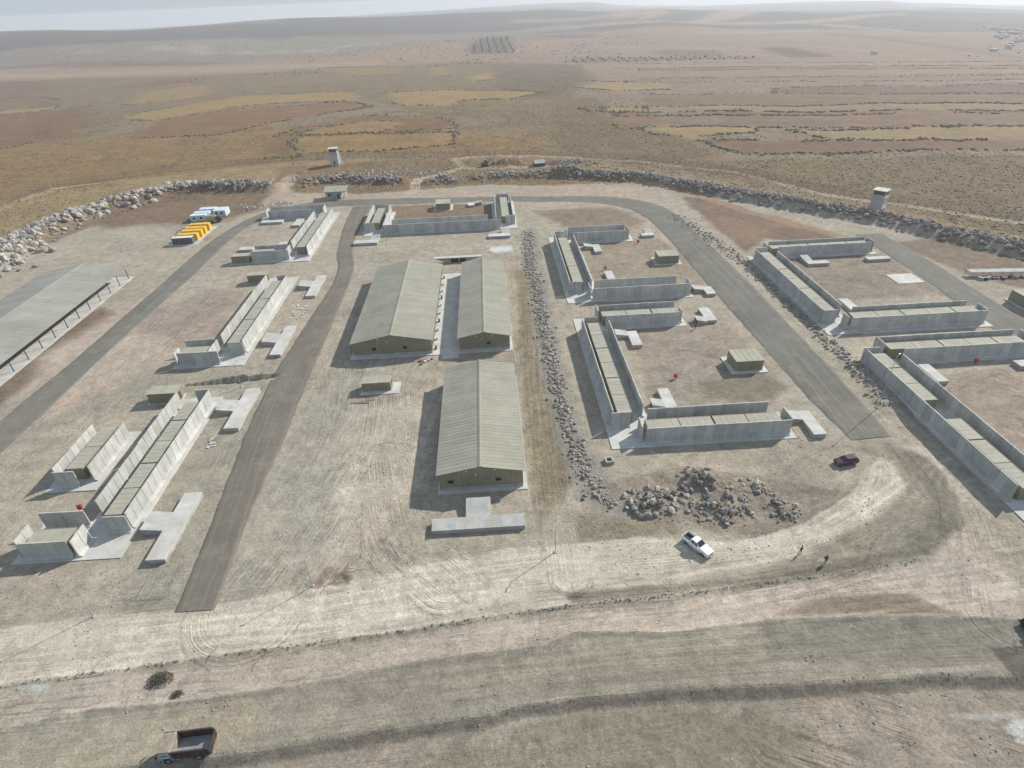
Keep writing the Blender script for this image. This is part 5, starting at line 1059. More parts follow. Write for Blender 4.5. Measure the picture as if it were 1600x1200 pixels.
def dump_truck(label, x, y, heading):
    t = thing('dump_truck', label, 'dump truck', (x, y, tz(x, y)+.02), heading)
    q = MB(); q.box(-2.7, 2.6, -.42, .42, .62, .90); q.box(-2.75, -2.6, -1.0, 1.0, .55, .75); q.obj('chassis', M['black'], t)
    b = loft([(3.05,[(-1.08,.55),(1.08,.55),(1.10,1.5),(1.0,1.62),(-1.0,1.62),(-1.10,1.5)]),(2.92,[(-1.12,.5),(1.12,.5),(1.12,1.7),(.98,2.45),(-.98,2.45),(-1.12,1.7)]),(1.72,[(-1.12,.5),(1.12,.5),(1.12,1.7),(1.02,2.55),(-1.02,2.55),(-1.12,1.7)])])
    bevel(b.obj('cab', M['cab_blue'], t), .06)
    q = MB(); q.add([(3.03,-.92,1.68),(3.03,.92,1.68),(2.95,.88,2.34),(2.95,-.88,2.34)], [(0,1,2,3)]); q.obj('windscreen', M['glass'], t)
    for s in (-1, 1):
        q = MB(); q.add([(2.75, s*1.128, 1.66), (1.95, s*1.128, 1.66), (1.95, s*1.02, 2.36), (2.75, s*1.0, 2.32)], [(0,1,2,3) if s > 0 else (3,2,1,0)]); q.obj('side_window', M['glass'], t)
        q = MB(); q.tube((2.9, s*1.1, 2.2), (3.05, s*1.4, 2.2), .025, n=6); q.box(2.98, 3.06, s*1.42-.10, s*1.42+.10, 1.85, 2.3); q.obj('mirror', M['black'], t)
        q = MB(); q.box(3.0, 3.09, s*.85-.14, s*.85+.14, .72, .92); q.obj('headlight', M['lamp_clear'], t)
        q = MB(); q.box(1.0, 1.65, s*.85-.22, s*.85+.22, .55, 1.05); q.obj('fuel_tank', M['steel'], t)
    q = MB(); q.box(2.98, 3.16, -1.12, 1.12, .45, .68); q.obj('bumper', M['black'], t)
    q = MB(); q.box(-2.95, 1.35, -1.12, 1.12, 1.08, 1.16); q.obj('bed_floor', M['worn_steel'], t)
    for s in (-1, 1):
        q = MB(); q.extrude([(-2.95,1.06),(1.35,1.06),(1.35,2.45),(-2.75,2.45),(-2.95,2.25)], 'y', s*1.19-.06, s*1.19+.06)
        for i in range(6):
            xx = -2.6 + i*.74; q.box(xx-.05, xx+.05, s*1.27-.05, s*1.27+.05, 1.06, 2.40)
        q.box(-2.8, 1.36, s*1.21-.10, s*1.21+.10, 2.44, 2.54); q.obj('bed_side', M['rust'], t)
    q = MB(); q.box(1.30, 1.40, -1.12, 1.12, 1.16, 2.5); q.box(1.38, 2.75, -1.22, 1.22, 2.70, 2.78)
    q.add([(1.31,-1.22,2.45),(1.31,1.22,2.45),(1.45,1.22,2.78),(1.45,-1.22,2.78),(1.40,-1.22,2.45),(1.40,1.22,2.45),(1.55,1.22,2.70),(1.55,-1.22,2.70)], [(0,3,2,1),(4,5,6,7),(0,1,5,4),(3,7,6,2),(0,4,7,3),(1,2,6,5)])
    for s in (-1, 1): q.box(1.5, 2.74, s*1.22-.05, s*1.22+.05, 2.60, 2.86)
    q.obj('cab_shield', M['tarp'], t)
    q = MB(); q.extrude([(-2.98,1.0),(-2.90,1.0),(-2.88,2.1),(-2.96,2.1)], 'y', -1.1, 1.1); q.obj('tailgate', M['rust'], t)
    for xx, dbl in ((2.25, 0), (-1.35, 1)):
        for s in (-1, 1):
            wheel(t, xx, s*1.0, .5, .30)
            if dbl: wheel(t, xx, s*.66, .5, .28)
    for s in (-1, 1):
        q = MB(); q.box(1.72, 2.78, s*1.08-.12, s*1.08+.12, 1.0, 1.1); q.obj('mudguard', M['black'], t)
pickup('white pickup truck with dark load bed parked by the rubble heaps', 30.62, 64.3, math.atan2(-4.4, 2.9))
suv('dark maroon car parked at the end of the right road', 64.4, 82.0, math.pi + .13)
dump_truck('rusty dump truck with empty bed on the lower dirt road', -40.15, 38.0, math.pi + .06)
# road roller half outside the right edge of the lower road
t = thing('road_roller', 'dark road roller cut by the right frame edge on the lower road', 'road roller', (72.9, 46.3, tz(72.9, 46.3)), math.pi)
q = MB(); q.tube((1.7,-.95,.68), (1.7,.95,.68), .68, n=24); q.obj('drum', M['black'], t)
q = MB(); q.box(.7, 2.5, -1.12, -1.0, .55, .85); q.box(.7, 2.5, 1.0, 1.12, .55, .85); q.box(.6, .75, -1.12, 1.12, .5, .9); q.obj('drum_frame', M['olive'], t)
q = MB(); q.box(-2.4, .5, -.85, .85, .7, 1.55); bevel(q.obj('engine_hood', M['olive'], t), .08)
q = MB(); q.box(-.6, .6, -.75, .75, 1.56, 2.6); q.obj('cab', M['glass'], t); q = MB(); q.box(-.75, .75, -.9, .9, 2.61, 2.72); q.obj('cab_roof', M['black'], t)
for s in (-1, 1): wheel(t, -1.6, s*.85, .7, .5)

# army truck by the pale containers
t = thing('army_truck', 'tan canvas-covered truck parked beside the pale blue containers', 'truck', (-116.6, 255.2, tz(-116.6, 255.2)), .15)
q = MB(); q.box(-3.2, 3.0, -.5, .5, .7, 1.0); q.obj('chassis', M['black'], t)
q = MB(); q.extrude([(-1.2,1.01),(1.2,1.01),(1.2,2.5),(.7,3.0),(-.7,3.0),(-1.2,2.5)], 'x', -3.3, .6); q.obj('canvas_cover', M['tan'], t)
b = loft([(3.0,[(-1.1,.7),(1.1,.7),(1.1,1.5),(-1.1,1.5)]),(2.6,[(-1.15,.6),(1.15,.6),(1.05,2.4),(-1.05,2.4)]),(.9,[(-1.15,.6),(1.15,.6),(1.05,2.5),(-1.05,2.5)])]); b.obj('cab', M['olive'], t)
q = MB(); q.add([(2.93,-.9,1.6),(2.93,.9,1.6),(2.68,.9,2.3),(2.68,-.9,2.3)], [(0,1,2,3)]); q.obj('windscreen', M['glass'], t)
for xx in (2.0, -1.2, -2.4):
    for s in (-1, 1): wheel(t, xx, s*.95, .5, .3)

# excavator and tent near the soil heaps
t = thing('excavator', 'small dark excavator beside the soil heap beyond the back road', 'excavator', (-.6, 330.0, tz(-.6, 330.0)), .4)
q = MB()
for s in (-1, 1): q.box(-1.6, 1.6, s*1.0-.28, s*1.0+.28, .05, .8)
q.obj('track', M['black'], t); q = MB(); q.box(-1.7, 1.2, -1.2, 1.2, .9, 1.9); bevel(q.obj('body', M['olive'], t), .1); q = MB(); q.box(.1, 1.3, .1, 1.2, 1.9, 3.0); q.obj('cab', M['glass'], t)
q = MB(); q.tube((1.1,-.4,1.6), (3.3,-.4,3.8), .22, n=6); q.tube((3.3,-.4,3.8), (4.8,-.4,1.6), .17, n=6); q.obj('boom', M['olive'], t); q = MB(); q.extrude([(4.4,.7),(5.2,.7),(5.0,1.7),(4.5,1.7)], 'y', -.9, .1); q.obj('bucket', M['black'], t)
t = thing('field_tent', 'small ridge tent with pale roof beyond the back road', 'tent', (28.2, 326.4, tz(28.2, 326.4)), .1)
q = MB(); q.extrude([(-2.4,0),(2.4,0),(2.4,1.7),(0,2.9),(-2.4,1.7)], 'x', -2.8, 2.8); q.obj('tent_wall', M['olive'], t)
q = MB(); q.extrude([(-2.6,1.65),(0,2.93),(0,3.0),(-2.6,1.75)], 'x', -2.9, 2.9); q.extrude([(2.6,1.65),(2.6,1.75),(0,3.0),(0,2.93)], 'x', -2.9, 2.9); q.obj('tent_roof', M['slab_old'], t)

# ------------------------------------------------------------------ generators and containers on the left
def box_unit(name, label, cat, group, x, y, rz, L, W, H, body, roof, parts):
    t = thing(name, label, cat, (x, y, tz(x, y)), rz, group)
    q = MB(); q.box(-L/2, L/2, -W/2, W/2, .12, H-.06); n = int(L/.5)
    for s in (-1, 1):
        for i in range(n+1): xx = -L/2+.15+i*(L-.3)/n; q.box(xx-.06, xx+.06, s*(W/2+.01)-.025, s*(W/2+.01)+.025, .25, H-.2)
    q.obj('body', M[body], t)
    q = MB(); q.box(-L/2-.05, L/2+.05, -W/2-.05, W/2+.05, H-.06, H+.04); q.obj('roof', M[roof], t)
    q = MB(); q.box(-L/2+.1, L/2-.1, -W/2+.1, W/2-.1, -.1, .12); q.obj('skid', M['black'], t)
    if 'exhaust' in parts:
        q = MB(); q.tube((-L*.3, 0, H), (-L*.3, 0, H+.5), .12, n=8); q.obj('exhaust', M['steel'], t)
        q = MB(); q.box(L/2+.001, L/2+.04, -W*.4, W*.4, .5, H-.4); q.obj('louvre', M[body], t)
    if 'door' in parts:
        q = MB(); q.box(L/2+.001, L/2+.05, -W*.42, -.04, .2, H-.2); q.obj('door', M[body], t); q = MB(); q.box(L/2+.001, L/2+.05, .04, W*.42, .2, H-.2); q.obj('door', M[body], t)
    if 'window' in parts:
        for xx in (-L*.25, L*.2): q = MB(); q.box(xx-.5, xx+.5, -W/2-.05, -W/2-.036, 1.0, 1.9); q.obj('window', M['glass'], t)
    return t
pad('concrete_pad', -124.2, -113.6, 226.8, 249.4, .12)
for i, (yy, lab) in enumerate(((232.9,'yellow generator next to the dark grey one'),(237.1,'second yellow generator from the dark grey one'),(240.8,'third yellow generator from the dark grey one'),(245.2,'yellow generator farthest from the dark grey one'))):
    box_unit('generator', lab, 'generator', 'yellow generators in a row by the left road', -118.6, yy, .03, 7.6, 2.3, 2.65, 'yellow', 'yellow', ('exhaust',))
box_unit('generator', 'dark grey generator in front of the yellow ones', 'generator', None, -119.0, 228.9, .03, 7.6, 2.4, 2.75, 'container_grey', 'cream', ('exhaust',))
G4 = 'pale blue site containers by the left berm'
box_unit('site_container', 'pale blue container nearest the yellow generators', 'container', G4, -124.3, 258.4, .03, 6.4, 3.0, 2.6, 'container_pale', 'container_pale', ('window','door'))
box_unit('site_container', 'pale blue container second in line from the yellow generators', 'container', G4, -124.3, 262.3, .03, 6.4, 3.0, 2.6, 'container_pale', 'container_pale', ('window','door'))
box_unit('site_container', 'pale blue container at back left of its cluster', 'container', G4, -123.6, 267.6, .03, 7.0, 3.2, 2.6, 'container_pale', 'container_pale', ('window','door'))
box_unit('site_container', 'pale blue container behind the tan truck', 'container', G4, -117.4, 265.6, .03, 5.2, 5.6, 2.6, 'container_pale', 'container_pale', ('window','door'))

# ------------------------------------------------------------------ light poles
def pole(label, x, y, h, arm=1.4, az=3.6):
    z = tz(x, y); t = thing('light_pole', label, 'light pole', (x, y, z-.05), 0, 'grey light poles about the base')
    q = MB(); q.tube((0,0,0), (0,0,h), .085, .045, n=8); q.obj('mast', M['steel'], t)
    q = MB(); q.box(-.25,.25,-.25,.25,-.2,.18); q.obj('foot', M['slab_old'], t)
    ax, ay = math.cos(az)*arm, math.sin(az)*arm
    q = MB(); q.tube((0,0,h-.1), (ax*.8, ay*.8, h+.25), .045, n=6); q.obj('arm', M['steel'], t)
    q = MB(); q.box(-.27,.27,-.11,.11,-.06,.05); o = q.obj('lamp_head', M['steel'], t); o.location = (ax, ay, h+.27); o.rotation_euler[2] = az
    return t
pole('light pole at left beside the upper dirt road', -63.1, 58.7, 6.4, 1.5, 3.75)
pole('light pole by the small reddish pit', -30.9, 61.7, 6.0, 1.5, 3.75)
pole('light pole right of the nearest grey shelter', 7.6, 65.3, 6.2, 1.2, 4.4)
pole('light pole behind the open-sided left shed', -140.3, 223.6, 9.0)
pole('light pole left of the wide paired shed', -36.2, 200.6, 8.6, 1.0, 1.5)
pole('light pole on brown soil right of the road bend', 82.6, 223.9, 6.2)
pole('light pole on the perimeter track behind the soil heap', 16.2, 338.5, 8.0)
pole('light pole on the far left perimeter track', -232.1, 333.1, 9.8)
pole('tall light pole casting a shadow on the right road end', 79.8, 98.0, 12.6, 1.2, .6)
pole('thin light pole by the left wing of the back compound', -37.6, 222.2, 7.6, 1.0, 1.2)
pole('thin light pole by the middle trench', -61.5, 121.3, 6.6, 1.0, 1.2)

# ------------------------------------------------------------------ fire points, manhole, debris
def fire_point(label, x, y):
    t = thing('fire_point', label, 'fire point', (x, y, tz(x, y)), .2, 'red fire points in the compounds')
    q = MB(); q.box(-.34,.34,-.22,.22,.4,1.25); q.obj('cabinet', M['red'], t)
    q = MB(); q.extrude([(-.28,1.25),(.28,1.25),(0,1.42)], 'x', -.38, .38); q.obj('cover', M['red'], t)
    q = MB(); q.box(-.3,-.23,-.04,.04,-.1,.4); q.box(.23,.3,-.04,.04,-.1,.4); q.obj('leg', M['black'], t)
fire_point('red fire point beside the hut by the trench', -73.9, 112.9)
fire_point('red fire point left of the nearest left front wall', -77.8, 82.1)
fire_point('red fire point in the compound nearest the maroon car', 41.2, 114.2)
fire_point('red fire point in the compound right of the paired sheds', 36.9, 180.5)
fire_point('red fire point under the back cross row, right of sheds', 52.9, 203.2)
fire_point('red fire point in the right edge compound', 111.9, 113.2)
t = thing('manhole_shaft', 'square grey concrete manhole shaft left of the maroon car compound', 'manhole', (20.4, 86.4, tz(20.4, 86.4)), .1)
q = MB()
for x0, x1, y0, y1 in ((-.8,.8,-.8,-.5),(-.8,.8,.5,.8),(-.8,-.5,-.5,.5),(.5,.8,-.5,.5)): q.box(x0, x1, y0, y1, -.2, .75)
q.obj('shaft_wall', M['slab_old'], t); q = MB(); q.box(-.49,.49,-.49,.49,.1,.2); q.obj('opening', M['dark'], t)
b = MB(); b.box(120.8, 128.8, 158.0, 164.8, -.25, .12); tag(b.obj('concrete_platform', M['slab']), 'bare white foundation slab inside the right compound', 'slab')
b = MB(); b.box(-.2, 6.7, 202.3, 207.4, -.25, .05); tag(b.obj('pale_platform', M['slab']), 'pale bluish flat slab behind the right paired shed', 'slab')
t = thing('flat_canopy', 'pale flat roof over dark clutter near the large right hut', 'canopy', (152.0, 160.0, 0), -.1)
q = MB(); q.box(-8.5, 9, -1.2, 1.3, 1.55, 1.7); q.obj('roof', M['slab_old'], t)
q = MB()
for xx in (-8, -3, 3, 8.4):
    for yy in (-1.4, 1.6): q.tube((xx, yy, -.1), (xx, yy, 1.55), .06, n=6)
q.obj('post', M['black'], t)
for i in range(9):
    q = MB(); w = rr.uniform(.4,.9); q.box(-w, w, -w*.6, w*.6, -.2, rr.uniform(.4,.9)); o = q.obj('crate', M['black'] if i % 2 else M['slab_old']); o.location = (145.5 + i*1.3, 157.8 + rr.uniform(-.8,.5), 0); o.rotation_euler[2] = rr.uniform(0,3)
    tag(o, 'dark crate among the clutter below the pale flat roof' if i % 2 else 'grey crate among the clutter below the pale flat roof', 'crate', 'dark crates below the flat roof' if i % 2 else 'grey crates below the flat roof')
def sheeting(label, x, y, r, n, mat='slab'):
    b = MB(); 
    for i in range(n):
        a = rr.uniform(0, 6.3); d = rr.uniform(0, r); w, l = rr.uniform(.1,.32), rr.uniform(.2,.75); cx, cy = x+math.cos(a)*d*.5, y+math.sin(a)*d
        z = tz(cx, cy)+.06; q = rr.uniform(0,3)
        b.box(-l, l, -w, w, 0, rr.uniform(.05,.2), rot=Matrix.Rotation(q, 3, 'Z') @ Matrix.Rotation(rr.uniform(-.25,.25), 3, 'X'), at=(cx, cy, z))
    tag(b.obj('crumpled_sheeting', M[mat]), label, 'sheeting')
sheeting('crumpled white sheeting below the far middle-left shelter', -57.6, 163.2, 5.2, 14)
sheeting('crumpled white sheeting between two nearest left shelters', -60.6, 100.2, 2.0, 9)
t = thing('plank_pile', 'loose planks in front of the small lone hut', 'planks', (-31, 111.9, tz(-31, 111.9)), .1)
for i in range(5):
    q = MB(); q.box(-2.2, 2.2, -.09, .09, .02+.05*i, .06+.05*i); o = q.obj('plank', M['tarp'], t, loc=(rr.uniform(-1,1), rr.uniform(-.4,.4), 0)); o.rotation_euler[2] = rr.uniform(-.3,.3)
t = thing('brick_stack', 'reddish clutter at the front corner of the wide paired shed', 'clutter', (-17.6, 128.6, tz(-17.6, 128.6)), .3)
for i in range(8):
    q = MB(); w = rr.uniform(.15,.4); q.box(-w, w, -w, w, -.1, rr.uniform(.15,.5)); o = q.obj('clutter_block', M['cloth_red'] if i % 3 else M['cream'], t, loc=(rr.uniform(-2,2), rr.uniform(-1,1), 0))

# ------------------------------------------------------------------ people
def person(label, x, y, face, stride, top, legs, lean=0.0):
    z = tz(x, y); t = thing('person', label, 'person', (x, y, z), face)
    hip, kn, ft = .92, .50, .08; sx = stride
    J = [(0,0,.95),(0,0,1.20),(.01,0,1.42),(.02,0,1.54),(.035,0,1.66),(.03,0,1.76),
         (0,.10,hip),(.10*sx,.11,kn),(.26*sx,.11,ft),(.26*sx+.15,.12,.05),
         (0,-.10,hip),(-.02*sx,-.11,kn),(-.30*sx,-.11,ft),(-.30*sx+.15,-.12,.05),
         (0,.20,1.40),(-.10*sx,.25,1.13),(.06-.16*sx,.26,.88),(.09-.17*sx,.26,.79),
         (0,-.20,1.40),(.10*sx,-.25,1.13),(.06+.16*sx,-.26,.88),(.09+.17*sx,-.26,.79)]
    Rr = [.135,.13,.145,.055,.095,.075,.095,.062,.045,.04,.095,.062,.045,.04,.07,.045,.036,.032,.07,.045,.036,.032]
    Eg = [(0,1),(1,2),(2,3),(3,4),(4,5),(0,6),(6,7),(7,8),(8,9),(0,10),(10,11),(11,12),(12,13),(2,14),(14,15),(15,16),(16,17),(2,18),(18,19),(19,20),(20,21)]
    def skin(name, ids, k, mat):
        mp = {j: i for i, j in enumerate(ids)}; me = bpy.data.meshes.new(name)
        me.from_pydata([J[i] for i in ids], [(mp[a], mp[b]) for a, b in Eg if a in mp and b in mp], [])
        me.materials.append(mat); o = link(name, me, t); me.skin_vertices or me.attributes
        md = o.modifiers.new('skin', 'SKIN'); md.use_smooth_shade = True
        lay = me.skin_vertices[0] if len(me.skin_vertices) else None
        if lay:
            for i, j in enumerate(ids): lay.data[i].radius = (Rr[j]*k, Rr[j]*k)
            lay.data[0].use_root = True
        s = o.modifiers.new('sub', 'SUBSURF'); s.levels = 1; s.render_levels = 1
        return o
    skin('body', list(range(22)), 1.0, M['skin'])
    skin('jacket', [0,1,2,14,15,16,18,19,20], 1.16, top); skin('trousers', [0,6,7,8,10,11,12], 1.18, legs)
    q = MB()
    for zz, r0, r1 in ((1.69,.112,.10),(1.75,.10,.06)): q.tube((.02,0,zz), (.015,0,zz+.06), r0, r1, n=10)
    q.obj('hair', M['hair'], t)
    return t
person('person in dark clothes standing right of the rubble heaps', 46.5, 61.9, 2.2, .5, M['cloth_dark'], M['cloth_dark'])
person('person in dark clothes mid-stride nearest the dirt road bend', 49.4, 59.7, .6, 1.0, M['cloth_dark'], M['cloth_olive'])
person('person in reddish top by the back cross row, maroon car compound', 53.2, 137.4, 3.4, .6, M['cloth_red'], M['cloth_dark'])
person('left one of two people walking on the pale back track', -34.9, 294.0, -1.6, .8, M['cloth_dark'], M['cloth_dark'])
person('right one of two people walking on the pale back track', -33.6, 293.8, -1.6, .8, M['cloth_olive'], M['cloth_dark'])

# ================================================================== STONE: boulders, rubble, walls of field stone
def rock_mesh(name, seed, mat, sub=1, flat=.75):
    import bmesh
    r = random.Random(seed); bm = bmesh.new(); bmesh.ops.create_icosphere(bm, subdivisions=sub, radius=1.0)
    planes = [(Vector((r.gauss(0,1), r.gauss(0,1), r.gauss(0,1))).normalized(), r.uniform(.55,.85)) for _ in range(7)]
    sx, sy, sz = r.uniform(.8,1.2), r.uniform(.65,1.0), r.uniform(.5,.8)*flat/.75
    for v in bm.verts:
        for n, d in planes:
            k = v.co.dot(n)
            if k > d: v.co -= n*(k-d)
        v.co *= r.uniform(.93,1.07); v.co.x *= sx; v.co.y *= sy; v.co.z *= sz
    me = bpy.data.meshes.new(name); bm.to_mesh(me); bm.free(); me.materials.append(mat); return me
ROCKS = {k: [rock_mesh('boulder', 100+i+j*20, M[k]) for i in range(7)] for j, k in enumerate(('rock','rock_grey','rock_dark'))}
def rock_arrays(k):
    out = []
    for me in ROCKS[k]:
        v = np.empty(len(me.vertices)*3, np.float32); me.vertices.foreach_get('co', v)
        f = np.empty(len(me.polygons)*3, np.int32); me.polygons.foreach_get('vertices', f); out.append((v.reshape(-1,3), f.reshape(-1,3)))
    return out
OCT_V = np.array([(1,0,0),(.3,.9,.1),(-.8,.5,0),(-.7,-.7,.05),(.4,-.9,0),(.1,.05,.8),(0,0,-.5)], np.float32)
OCT_F = np.array([(0,1,5),(1,2,5),(2,3,5),(3,4,5),(4,0,5),(1,0,6),(2,1,6),(3,2,6),(4,3,6),(0,4,6)], np.int32)
def merged(name, pos, size, mat, shapes=None, parent=None, squash=(.6,1.0), sink=.25, k='stuff'):
    """many small pieces as one mesh"""
    pos = np.asarray(pos, np.float64); n = len(pos); shapes = shapes or [(OCT_V, OCT_F)]
    which = RNG.integers(0, len(shapes), n); V, Fc, off = [], [], 0
    for si, (v, f) in enumerate(shapes):
        k_ = np.nonzero(which == si)[0]
        if not len(k_): continue
        a = RNG.uniform(0, 6.283, len(k_)); s = size[k_]; c, d = np.cos(a), np.sin(a)
        st = RNG.uniform(.75, 1.3, (len(k_), 1)); sq = RNG.uniform(*squash, (len(k_), 1))
        x = v[None,:,0]*s[:,None]*st; y = v[None,:,1]*s[:,None]/st; z = v[None,:,2]*s[:,None]*sq
        P = np.stack([x*c[:,None]-y*d[:,None]+pos[k_,0,None], x*d[:,None]+y*c[:,None]+pos[k_,1,None], z+pos[k_,2,None]+(s*(.5-sink)*sq[:,0])[:,None]*.6], 2)
        V.append(P.reshape(-1,3)); Fc.append((f[None]+ (np.arange(len(k_))*len(v))[:,None,None]).reshape(-1,3)+off); off += len(k_)*len(v)
    V = np.concatenate(V); Fc = np.concatenate(Fc)
    me = bpy.data.meshes.new(name); me.vertices.add(len(V)); me.loops.add(len(Fc)*3); me.polygons.add(len(Fc))
    me.vertices.foreach_set('co', V.astype(np.float32).ravel()); me.loops.foreach_set('vertex_index', Fc.astype(np.int32).ravel())
    me.polygons.foreach_set('loop_start', (np.arange(len(Fc))*3).astype(np.int32)); me.materials.append(mat); me.update(calc_edges=True)
    o = link(name, me, parent)
    if k: o['kind'] = k
    return o
def along(pts, n, width, seed):
    g = np.random.default_rng(seed); P = np.array(pts, float); d = np.r_[0, np.cumsum(np.hypot(*np.diff(P, axis=0).T))]
    s = g.uniform(0, d[-1], n); x = np.interp(s, d, P[:,0]); y = np.interp(s, d, P[:,1]); w = np.interp(s, d, width) if np.ndim(width) else width
    i = np.clip(np.searchsorted(d, s)-1, 0, len(P)-2); t = P[i+1]-P[i]; t /= np.hypot(*t.T)[:,None]; o = g.normal(0, .45, n)*w
    return x - t[:,1]*o, y + t[:,0]*o
def inpoly(pts, n, seed):
    g = np.random.default_rng(seed); P = np.array(pts); X, Y = [], []
    while sum(map(len, X)) < n:
        x = g.uniform(P[:,0].min(), P[:,0].max(), n*3); y = g.uniform(P[:,1].min(), P[:,1].max(), n*3); k = poly_sd(x, y, pts) > 0; X.append(x[k]); Y.append(y[k])
    return np.concatenate(X)[:n], np.concatenate(Y)[:n]
def heap(name, label, cat, x, y, size, mat, keep=300, group=None, pile=0.0, lift=None):
    """a heap of stones: the largest-looking ones are boulders, the rest one part"""
    cx, cy = float(np.mean(x)), float(np.mean(y)); cz = tz(cx, cy); t = thing(name, label, cat, (cx, cy, cz), 0, group)
    z = TZ(x, y) + (0 if lift is None else lift)
    vis = size/np.hypot(np.hypot(x, y), CAM_Z); order = np.argsort(-vis); big, small = order[:keep], order[keep:]
    ms = ROCKS[mat]
    for i in big:
        o = link('boulder', ms[i % len(ms)], t, (x[i]-cx, y[i]-cy, z[i]-cz + size[i]*.18)); s = float(size[i])
        o.scale = (s, s, s*rr.uniform(.8,1.25)); o.rotation_euler = (rr.uniform(-.5,.5), rr.uniform(-.5,.5), rr.uniform(0,6.28))
    if len(small):
        P = np.stack([x[small]-cx, y[small]-cy, z[small]-cz], 1); merged('rubble', P, size[small], M[mat], rock_arrays(mat), t, sink=.1)
    return t
g = np.random.default_rng(3)
def sizes(n, lo, hi, p=2.2): return lo + (hi-lo)*g.random(n)**p
x, y = along(BERM_L[:7], 1700, [14,13,12,10,9,7,6], 1); heap('boulder_berm', 'long pale berm of big boulders on the left hillside', 'boulder berm', x, y, sizes(1700,.45,2.5,2.6), 'rock')
x, y = along(BERM_L[6:], 340, 6.5, 2); heap('boulder_berm', 'dark end of the left berm behind the pale containers', 'boulder berm', x, y, sizes(340,.6,1.9,1.8), 'rock_dark')
x, y = along(BERM_M1, 420, 6.5, 3); heap('boulder_berm', 'dark boulder berm behind the stone guard house', 'boulder berm', x, y, sizes(420,.5,1.5), 'rock_dark', 250)
x, y = along(BERM_M2, 140, 6, 4); heap('boulder_berm', 'short dark boulder heap right of the pale back track', 'boulder berm', x, y, sizes(140,.5,1.6), 'rock_dark', 140)
x, y = along(BERM_M3, 420, 7, 5); heap('boulder_berm', 'grey boulder strip below the field tent', 'boulder berm', x, y, sizes(420,.4,1.3), 'rock_grey', 220)
x, y = along(BERM_R, 3000, 6.0, 6); heap('boulder_berm', 'long dark boulder berm below the right watchtower', 'boulder berm', x, y, sizes(3000,.3,1.5), 'rock_dark')
x, y = along([(-102,318),(-72,330),(-48,325),(-20,322)], 420, 7, 7); heap('rubble_strip', 'scattered pale rubble around the pale stair watchtower', 'rubble', x, y, sizes(420,.3,1.1), 'rock', 120)
x, y = along([(30,330),(48,332),(62,322)], 160, 6, 17); heap('rubble_strip', 'dark rubble strip right of the field tent', 'rubble', x, y, sizes(160,.4,1.1), 'rock_dark', 60)
x, y = along([(14.6,222),(13.2,190),(13.4,156),(13.0,133),(13.3,120),(13.6,104),(14.4,93),(15.2,84),(17.0,77),(19,74.5)], 3200, [2.8,2.4,2.2,2.4,2.1,2.1,2.0,2.3,2.4,2.2], 8)
heap('stone_row', 'long row of grey stones right of the khaki sheds', 'stone row', x, y, sizes(3200,.10,.62,2.8), 'rock_grey')
def mound(cx, cy, rx, ry, n, h, seed):
    gg = np.random.default_rng(seed); a = gg.uniform(0, 6.283, n); d = gg.random(n)**.6*(.75 + 1.1*vnoise(np.cos(a)*1.6+seed, np.sin(a)*1.6, seed)); return cx+np.cos(a)*d*rx, cy+np.sin(a)*d*ry, h*np.maximum(1-d**1.5, 0)
for args, lab, mt, sz in (((26,74.8,4.6,3.0,140,.8,11),'rubble heap nearest the stone row, left of the others','rock_grey',(.15,.95)),((35.0,79,2.7,2.9,60,.3,12),'dark rubble heap on the back of the soil mound','rock_dark',(.2,.7)),
        ((37.2,72,3.9,3.2,135,.5,13),'rubble heap on the front of the soil mound','rock_grey',(.12,.75)),((45.2,76.8,2.0,1.9,48,.5,14),'small pale rubble heap right of the soil mound','rock',(.2,.7)),((47.8,71.2,1.9,2.6,48,.4,15),'small rubble heap nearest the two people','rock_grey',(.2,.7))):
    x, y, h = mound(*args); heap('rubble_heap', lab, 'rubble heap', x, y, sizes(len(x), *sz, 1.8), mt, 150, lift=h*.6)
x, y = along([(72,236),(76,222),(80,205),(82.5,180),(83,160),(83.5,140),(83.8,122),(83,108),(82,98)], 1300, [3.5,4,4,3,2.2,2,2.4,2.8,2.4], 9); heap('rubble_strip', 'broken stone strip along the right road', 'rubble', x, y, sizes(1300,.15,.65), 'rock_grey', 200)
x, y = along([(-112,272),(-104,276),(-97,274),(-92,280)], 260, 6, 10); heap('rubble_strip', 'scattered stones right of the pale containers', 'rubble', x, y, sizes(260,.25,.8), 'rock', 80)
x, y = along([(-127,236),(-127,246),(-124,252)], 70, 1.6, 18); heap('rubble_strip', 'stones behind the yellow generators', 'rubble', x, y, sizes(70,.2,.7), 'rock_grey', 70)
x, y = along([(-70,48.3),(-56,49.4),(-42,50.6),(-24,52),(-18,52.3),(-5,53.7),(10,55),(25,55.6),(37,56.5),(51,57.6),(64,58.9)], 650, .35, 16); heap('stone_edge', 'thin line of stones along the upper dirt road edge', 'stone edge', x, y, sizes(650,.05,.26,3.0), 'rock_grey', 220)
x, y = along([(-39,37.5),(-21,38.8),(-5,40.2),(12,41.6),(36,41),(52,40.9),(66,40)], 240, .45, 19); heap('stone_edge', 'thin line of stones on the lower road bank', 'stone edge', x, y, sizes(240,.03,.15,3.0), 'rock_grey', 60)

